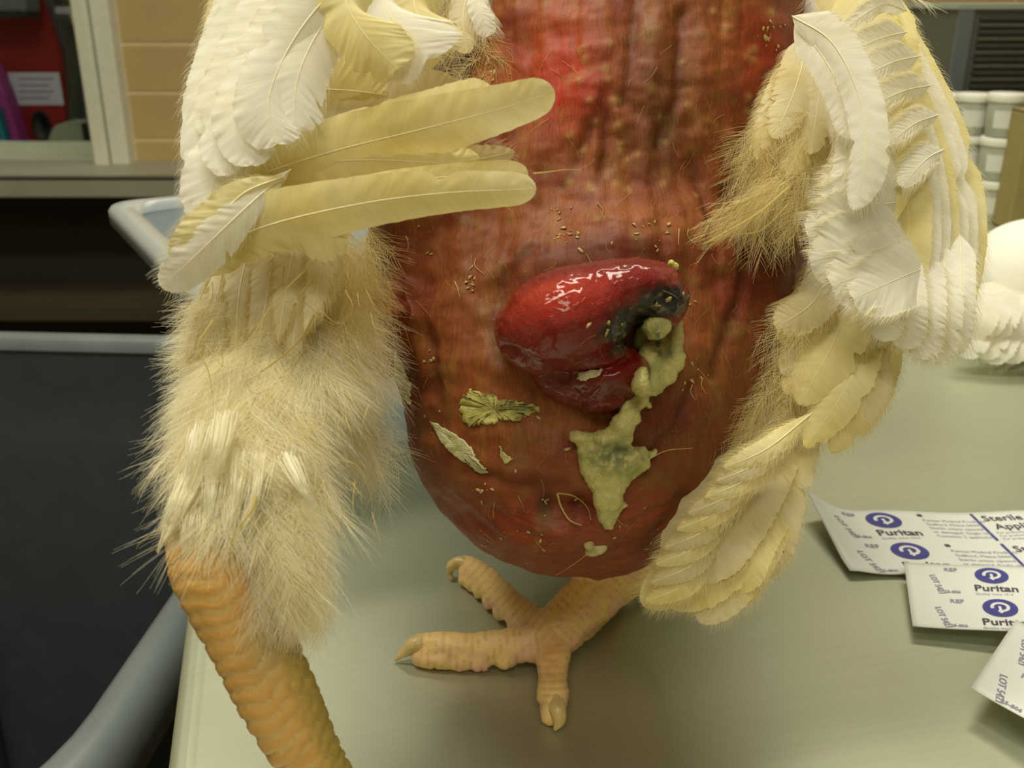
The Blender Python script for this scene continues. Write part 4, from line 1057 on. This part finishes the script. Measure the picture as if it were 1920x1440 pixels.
# lower fan of dim feathers
fan = [(1600, 470, 1560, 560, 1462, 640, 50), (1620, 500, 1590, 600, 1465, 700, 54), (1630, 540, 1600, 640, 1470, 735, 54), (1640, 500, 1620, 680, 1520, 800, 50), (1640, 520, 1640, 690, 1560, 850, 44), (1632, 560, 1640, 700, 1598, 815, 34), (1600, 450, 1580, 600, 1500, 760, 56), (1560, 470, 1530, 560, 1455, 615, 40), (1628, 560, 1600, 700, 1510, 840, 40)]
for i, (x0, y0, x1, y1, x2, y2, w_) in enumerate(fan):
    fl(wingR, [(x0, y0, .338), (x1, y1, .330-i*.0006), (x2, y2, .330-i*.0006)], w_, w_, VD if i % 2 else VC, 170+i, rag=.14, tip=.5, splits=4, cup=.2)
# pale feathers hanging beside the abdomen with toothed inner edge
rump = sub('flank', 'pale translucent feathers hanging beside the abdomen')
def fk(p_, a, b, m_, s, **k): return feather(p_, a, b, m_, rump, s, name='flank_feather', **k)
hang = [([(1500, 720, .345), (1470, 860, .332), (1438, 980, .325), (1418, 1085, .324)], 60, 40, VD), ([(1470, 780, .340), (1420, 900, .326), (1360, 1000, .318), (1290, 1080, .316)], 60, 80, VD),
        ([(1450, 760, .345), (1390, 880, .330), (1330, 980, .320), (1262, 1075, .317)], 60, 66, VD), ([(1440, 800, .342), (1400, 920, .328), (1340, 1040, .319), (1235, 1125, .318)], 70, 80, VC),
        ([(1480, 860, .336), (1440, 960, .326), (1390, 1060, .32), (1330, 1150, .319)], 54, 60, VC), ([(1490, 700, .35), (1450, 780, .34), (1400, 860, .334), (1370, 900, .332)], 70, 50, VD),
        ([(1500, 640, .352), (1480, 740, .343), (1450, 820, .338), (1410, 890, .336)], 60, 44, VD), ([(1480, 900, .333), (1430, 980, .323), (1400, 1040, .318), (1375, 1110, .317)], 46, 50, VC),
        ([(1460, 900, .335), (1420, 1010, .324), (1380, 1090, .318), (1312, 1168, .317)], 40, 50, VD), ([(1420, 900, .333), (1350, 1010, .322), (1280, 1080, .316), (1205, 1135, .316)], 40, 46, VC)]
for i, (p_, a, b, m_) in enumerate(hang): fk(p_, b, a, m_, 190+i, rag=.10, tip=.4, splits=5, cup=.12, slant=.5)
def toothed(): # right abdomen edge: overlapping feathers whose barb tips form the saw edge
    edge = [(1352, 870), (1338, 895), (1318, 925), (1285, 955), (1265, 985), (1240, 1020), (1225, 1050), (1215, 1085), (1205, 1120)]
    for i, (x, y) in enumerate(edge):
        fk([(x+170-i*4, y-95, .322), (x+85, y-28, .312), (x+4, y+8, .3105)], 22, 22, VD if i % 2 else VC, 210+i, rag=.14, tip=.6, splits=2, cup=.3, base0=.3, shaft=.0003)
toothed()

# ------------------------------------------------------------------ down (fine barbs, uncountable)
class Hair:
    def __init__(s, K=7): s.K = K; s.p = []; s.r = []
    def add(s, pts, r0, r1):
        s.p.append(pts); s.r.append(np.linspace(r0, r1, s.K))
    def build(s, name, mat, label=None):
        n = len(s.p); cu = bpy.data.hair_curves.new(name); cu.add_curves([s.K]*n)
        pos = np.concatenate(s.p).astype(np.float32)
        cu.attributes['position'].data.foreach_set('vector', pos.ravel())
        ra = cu.attributes.get('radius') or cu.attributes.new('radius', 'FLOAT', 'POINT')
        ra.data.foreach_set('value', np.concatenate(s.r).astype(np.float32))
        cu.materials.append(mat)
        o = bpy.data.objects.new(name, cu); COL.objects.link(o); toh(o); o['kind'] = 'stuff'
        if label: o['label'] = label
        return o
rg = np.random.default_rng(3)
def plume(H_, base, d0, nrmv, L, nb, bl, spread=.9, droop=.25, r=4.5e-5):
    """a downy feather: short rachis with soft barbs both sides"""
    K = H_.K; d0 = d0/np.linalg.norm(d0); side = np.cross(d0, nrmv); side /= np.linalg.norm(side)+1e-9
    up = np.cross(side, d0); bendv = side*rg.normal(0, .35)+up*rg.normal(-.05, .2)+np.array([0, 0, -droop])
    s = np.linspace(0, 1, K)[:, None]
    rach = base+d0*L*s+bendv*L*.5*s*s
    H_.add(rach, r*1.6, r*.5)
    for k in range(nb):
        t_ = (k+rg.random())/nb; sg = 1 if k % 2 else -1
        p0 = base+d0*L*t_+bendv*L*.5*t_*t_
        a = spread*(1-.45*t_)*rg.uniform(.7, 1.15)
        dr = d0*math.cos(a)+side*sg*math.sin(a)+up*rg.normal(0, .16)
        ll = bl*(1-.35*t_)*rg.uniform(.55, 1.2)
        cv = (d0*.55+rg.normal(0, .12, 3)+np.array([0, 0, -droop*.6]))
        H_.add(p0+dr*ll*s+cv*ll*.45*s*s, r, r*.3)
def wvec(dx, dy, dz=0):   # image-plane direction in world, dz toward the camera
    return np.array(RT*dx-UP*dy-FW*dz)
# thigh: scatter over the core surface
def scatter(H_, boxes_, n, dirf, L, nb, bl, lift=.0008, r=4.5e-5, droop=.25):
    c = 0; tries = 0
    while c < n and tries < n*6:
        tries += 1
        b = boxes_[int(rg.random()*len(boxes_))]
        x = rg.uniform(b[0], b[2]); y = rg.uniform(b[1], b[3])
        s_, nv = surf(x, y, lift)
        if s_ is None: continue
        dx, dy, dz = dirf(x, y)
        fl_ = noise.noise(Vector((x/70, y/70, 3)))*1.1; dv = wvec(dx+fl_+rg.normal(0, .18), dy+rg.normal(0, .2), dz+rg.normal(0, .2))
        plume(H_, np.array(s_), dv, np.array(nv), L*rg.uniform(.6, 1.3), nb, bl*rg.uniform(.7, 1.3), r=r, droop=droop); c += 1
def thigh_dir(x, y):
    out = (x-500)/220
    return (np.clip(out, -1, 1)*(.7 if y < 760 else .3), .9, .4)
def build_fringes():
    for k_, lst in FR.items():
        H_ = Hair(3)
        for a, b, c in lst: H_.add(np.array([tuple(a), tuple(b), tuple(c)]), 4.5e-5, 1.2e-5)
        H_.build('feather_fringe', {'white_feather_vane': M['fr_white'], 'cream_feather_vane': M['fr_cream'], 'buff_feather_vane': M['fr_buff']}[k_])
Hd = Hair()
scatter(Hd, [(370, 560, 640, 880), (410, 640, 560, 930), (420, 500, 610, 800)], 1000, thigh_dir, .014, 50, .013)
# silhouette plumes at the left edge
for k in range(260):
    y = rg.uniform(540, 900); x = np.interp(y, [540, 640, 760, 860, 980], [392, 378, 402, 415, 420])+rg.uniform(0, 50)
    d_ = rg.uniform(.262, .275) if y < 760 else rg.uniform(.25, .262)
    plume(Hd, np.array(P(x, y, d_)), wvec(-.62+rg.normal(0, .3), .8+rg.normal(0, .3), .1), np.array(-FW), rg.uniform(.007, .011), 26, .008, droop=.2)
# inner side fluff between thigh and abdomen
for k in range(230):
    x = rg.uniform(560, 705); y = rg.uniform(560, 860-(x-560)*.1); d_ = rg.uniform(.285, .315)
    plume(Hd, np.array(P(x, y, d_)), wvec(rg.normal(.1, .5), .8, .2), np.array(-FW), rg.uniform(.010, .018), 28, .011, droop=.2)
# around the hock
def hock_dir(x, y): return (.05, 1.0, .25)
for k in range(170):
    x = rg.uniform(395, 590); y = rg.uniform(830, 980 if x > 440 else 880); d_ = np.interp(x, [330, 450, 590], [.246, .232, .248])+rg.uniform(0, .01)
    plume(Hd, np.array(P(x, y, d_)), wvec((x-440)/420+rg.normal(0, .2), .95, .0), np.array(-FW), rg.uniform(.007, .013), 26, .006, droop=.1)
for k in range(190):      # pale tuft hanging over the upper shank
    x = rg.uniform(455, 595); y = rg.uniform(930, 1080)-(x > 560)*0; d_ = np.interp(x, [450, 520, 600], [.238, .231, .240])+rg.uniform(0, .008)
    plume(Hd, np.array(P(x, y, d_)), wvec(.12+rg.normal(0, .18), 1, .0), np.array(-FW), rg.uniform(.010, .016), 28, .008, droop=.1)
for k in range(26):
    x = rg.uniform(545, 600); y = rg.uniform(1040, 1120); plume(Hd, np.array(P(x, y, .238)), wvec(.02+rg.normal(0, .1), 1, 0), np.array(-FW), .012, 22, .006, spread=.5, droop=.1)
vb = co(bp); nb_ = no(bp)
Hb = Hair()
for k in range(1500):
    i_ = int(rg.random()*len(vb))
    if nb_[i_] @ np.array(FW) < -.75 and rg.random() < .8: continue
    t3 = np.array([0, .25, -1.0]); t3 = t3-nb_[i_]*(t3 @ nb_[i_])+nb_[i_]*.12+rg.normal(0, .15, 3)
    plume(Hb, vb[i_]-nb_[i_]*.001, t3, nb_[i_], rg.uniform(.014, .022), 30, .010, r=7e-5, droop=.1)
Hb.build('back_down', M['fr_white'], 'white feathering of the back')
Hd.build('thigh_down', M['down'], 'soft cream down of the left thigh')
# sharp little pennants over the hock
Hp = Hair(5); random.seed(12)
for i, (x0, y0, x1, y1, w_) in enumerate([(370, 880, 312, 1020, 16), (345, 900, 300, 1000, 14), (400, 870, 390, 1010, 18), (430, 900, 428, 1050, 18), (360, 930, 345, 1040, 16), (380, 940, 378, 1045, 14), (410, 950, 405, 1040, 12), (450, 850, 440, 990, 18), (490, 860, 470, 1000, 18), (500, 880, 428, 1040, 12), (540, 860, 590, 960, 14), (330, 960, 296, 1035, 12), (420, 780, 400, 900, 20), (380, 800, 350, 910, 20)]):
    for k in range(46):
        q_ = random.gauss(0, 1)*w_*.55; e_ = q_*.25+random.gauss(0, 1.5); l_ = random.uniform(.72, 1.05)
        xa, ya = x0+q_+random.gauss(0, 3), y0+random.uniform(-14, 14); xb, yb = x0+(x1-x0)*l_+e_, y0+(y1-y0)*l_
        Hp.add(catmull([tuple(P(xa, ya, .240+random.uniform(-.002, .002))), tuple(P((xa+xb)/2+q_*.2, (ya+yb)/2, .2325)), tuple(P(xb, yb, .2335))], 5), 1.1e-4, 3e-5)
Hp.build('hock_tufts', M['fr_white'], 'pointed white feather tufts over the hock')
# darker stained down: under the wing, vent side and right flank
Hy = Hair()
for k in range(150):
    x = rg.uniform(430, 690); y = rg.uniform(450, 620); plume(Hy, np.array(P(x, y, rg.uniform(.275, .30))), wvec(rg.normal(0, .4), .9, .1), np.array(-FW), rg.uniform(.010, .018), 22, .008)
for k in range(200):
    x = rg.uniform(560, 700); y = rg.uniform(420, 640); plume(Hy, np.array(P(x, y, rg.uniform(.30, .325))), wvec(rg.normal(0, .5), .8, .1), np.array(-FW), rg.uniform(.008, .014), 24, .009)
for k in range(170):
    x = rg.uniform(1410, 1530); y = rg.uniform(200, 400); plume(Hy, np.array(P(x, y, rg.uniform(.318, .335))), wvec(-.35+rg.normal(0, .4), .8, .15), np.array(-FW), rg.uniform(.010, .018), 26, .009)
for k in range(120):
    y = rg.uniform(560, 900); x = np.interp(y, [560, 900], [1480, 1400])+rg.uniform(-25, 60); plume(Hy, np.array(P(x, y, rg.uniform(.325, .345))), wvec(-.5+rg.normal(0, .4), .8, .15), np.array(-FW), rg.uniform(.010, .016), 24, .009)
for k in range(90):
    x = rg.uniform(700, 930); y = rg.uniform(-20, 190); plume(Hy, np.array(P(x, y, rg.uniform(.30, .32))), wvec(rg.normal(0, .6), .8, .1), np.array(-FW), rg.uniform(.006, .013), 20, .006)
# the wispy tuft pointing to the vent
for k in range(46):
    t_ = rg.random(); x = 1480-130*t_+rg.normal(0, 12); y = 330+100*t_+rg.normal(0, 12)
    plume(Hy, np.array(P(x, y, .302)), wvec(-.8, .62, .0), np.array(-FW), .014*(1.1-t_*.4), 20, .007*(1.1-.7*t_), spread=.5, droop=.05)
Hy.build('stained_down', M['down_yellow'], 'yellow stained down beside the bare skin')
# loose stiff strands
Hs = Hair(12)
def strand(pts, r0=1.6e-4, r1=4e-5): Hs.add(catmull([tuple(P(*p)) for p in pts], 12), r0*.62, r1*.6)
strand([(590, 590, .262), (560, 640, .258), (500, 690, .256), (440, 730, .257)], 5e-4, 1.5e-4)
strand([(400, 600, .252), (372, 650, .250), (392, 700, .250), (400, 770, .251)], 5e-4, 1.2e-4)
strand([(600, 480, .262), (520, 560, .256), (470, 640, .254), (452, 720, .254)], 3e-4, 8e-5)
strand([(350, 870, .252), (310, 880, .250), (275, 905, .25), (258, 930, .25)], 1.6e-4, 5e-5)
strand([(300, 1000, .245), (280, 1005, .245), (262, 1018, .245), (255, 1030, .245)], 1.6e-4, 5e-5)
strand([(620, 860, .26), (665, 870, .262), (685, 900, .264), (697, 940, .266)], 3e-4, 1.5e-4)
strand([(480, 930, .232), (470, 960, .230), (440, 1000, .230), (430, 1045, .231)], 6e-4, 2e-4)
strand([(430, 1085, .233), (418, 1060, .231), (430, 1035, .230), (455, 1030, .231)], 2.4e-4, 1.2e-4)
strand([(1480, 350, .30), (1420, 400, .298), (1360, 435, .30), (1318, 458, .302)], 3.5e-4, 1.5e-4)
strand([(1480, 380, .30), (1430, 430, .30), (1380, 440, .30), (1320, 456, .302)], 2.4e-4, 1.2e-4)
strand([(1000, 325, .25), (1030, 322, .249), (1060, 318, .249), (1090, 318, .25)], 2.5e-4, 4e-5)
strand([(1215, 862, .294), (1250, 845, .292), (1300, 840, .292)], 2.4e-4, 8e-5)
strand([(970, 1205, .39), (967, 1260, .38), (964, 1345, .37)], 9e-5, 5e-5)
strand([(1100, 1040, .30), (1070, 1062, .30), (1040, 1080, .30)], 1.2e-4, 5e-5)
# curled loop low on the belly
loop = [(1045, 925), (1075, 930), (1100, 950), (1108, 975)]
strand([(x, y, (surf(x, y)[0]-CAM).dot(FW)-.002) for x, y in loop], 4e-4, 2e-4)
strand([(x, y, (surf(x, y)[0]-CAM).dot(FW)-.002) for x, y in [(1045, 925), (1052, 950), (1068, 975), (1090, 985)]], 5e-4, 2e-4)
for k in range(110):      # tiny hairs on bare skin
    x = rg.uniform(740, 1420); y = rg.uniform(60, 1040); s_, nv = surf2(x, y, .0003)
    if s_ is None: continue
    d_ = (s_-CAM).dot(FW); a = rg.uniform(-1, 1); l_ = rg.uniform(14, 46)
    dx, dy = math.sin(a)*l_, math.cos(a)*l_
    pts = []
    ok = True
    for t_ in (0, .5, 1.0):
        xx, yy = x+dx*t_+rg.normal(0, 3), y+dy*t_; q_ = surf2(xx, yy, .0004)[0]
        if q_ is None: ok = False; break
        pts.append((xx, yy, (q_-CAM).dot(FW)-.0005*t_))
    if ok: strand(pts, .8e-4, 3e-5)
for k in range(60):       # stiff filaments over the thigh
    x = rg.uniform(330, 720); y = rg.uniform(480, 960); d_ = np.interp(y, [480, 960], [.265, .236]); a = rg.normal(0, .7); l_ = rg.uniform(40, 90)
    strand([(x, y, d_), (x+math.sin(a)*l_*.5+rg.normal(0, 8), y+l_*.5, d_-.002), (x+math.sin(a)*l_*1.1, y+l_*math.cos(a), d_)], 1.8e-4, 5e-5)
for k in range(12):       # green yellow plant-like shreds around the vent lip
    x, y = [(1090, 420), (870, 530), (1260, 430), (1310, 700), (930, 950), (750, 460)][k % 6]; x += rg.normal(0, 22); y += rg.normal(0, 26)
    pts = []
    for t_ in (0, .5, 1.): 
        xx, yy = x+rg.normal(0, 5)+t_*10, y+t_*30; q_ = surf2(xx, yy)[0]
        if q_ is not None: pts.append((xx, yy, (q_-CAM).dot(FW)-.0006))
    if len(pts) == 3: strand(pts, 3e-4, 1e-4)
Hs.build('loose_strands', M['strand'], 'stiff yellow strands and shreds')

# ------------------------------------------------------------------ second hen at the right edge
h2 = empty('hen', (.40, .74, 0)); tag(h2, 'second white hen cut off by the right edge, behind the wrappers', 'hen')
D2 = .74
b2m = blob_mesh('body', [ell(1985, 545, D2+.03, 170, 82, .06, 0), ell(2060, 530, D2+.03, 190, 90, .06, 0), ell(1930, 530, D2+.005, 120, 108, .045, 0)], .004, 12)
M['plumage'] = simple('white_plumage', (250, 248, 232), .8, var=.03, scale=30, bump=.001)
bo = link('body', b2m, M['plumage'], None, True); b2m.polygons.foreach_set('use_smooth', [True]*len(b2m.polygons)); bo.parent = h2
bo.matrix_parent_inverse = Matrix.Translation(-Vector(h2.location))
random.seed(31)
for i in range(26):
    row_ = i // 13; x = 1826+(i % 13)*24+random.uniform(-8, 8); 
    y0 = [590, 540, 440][row_]; y1 = [692, 655, 590][row_]+random.uniform(-12, 6)
    o = feather([(x+30, y0, D2-.018), (x+6, (y0+y1)/2, D2-.044-.004*row_), (x-14+random.uniform(-8, 8), y1, D2-.045)], 34, 34, VW, h2, 300+i, name='feather', rag=.14, tip=.6, splits=1, ns=40, cup=.05, fringe=2)
    o.matrix_parent_inverse = Matrix.Translation(-Vector(h2.location))
# fine barbs along the feather edges
build_fringes()
h2.location.z += .005
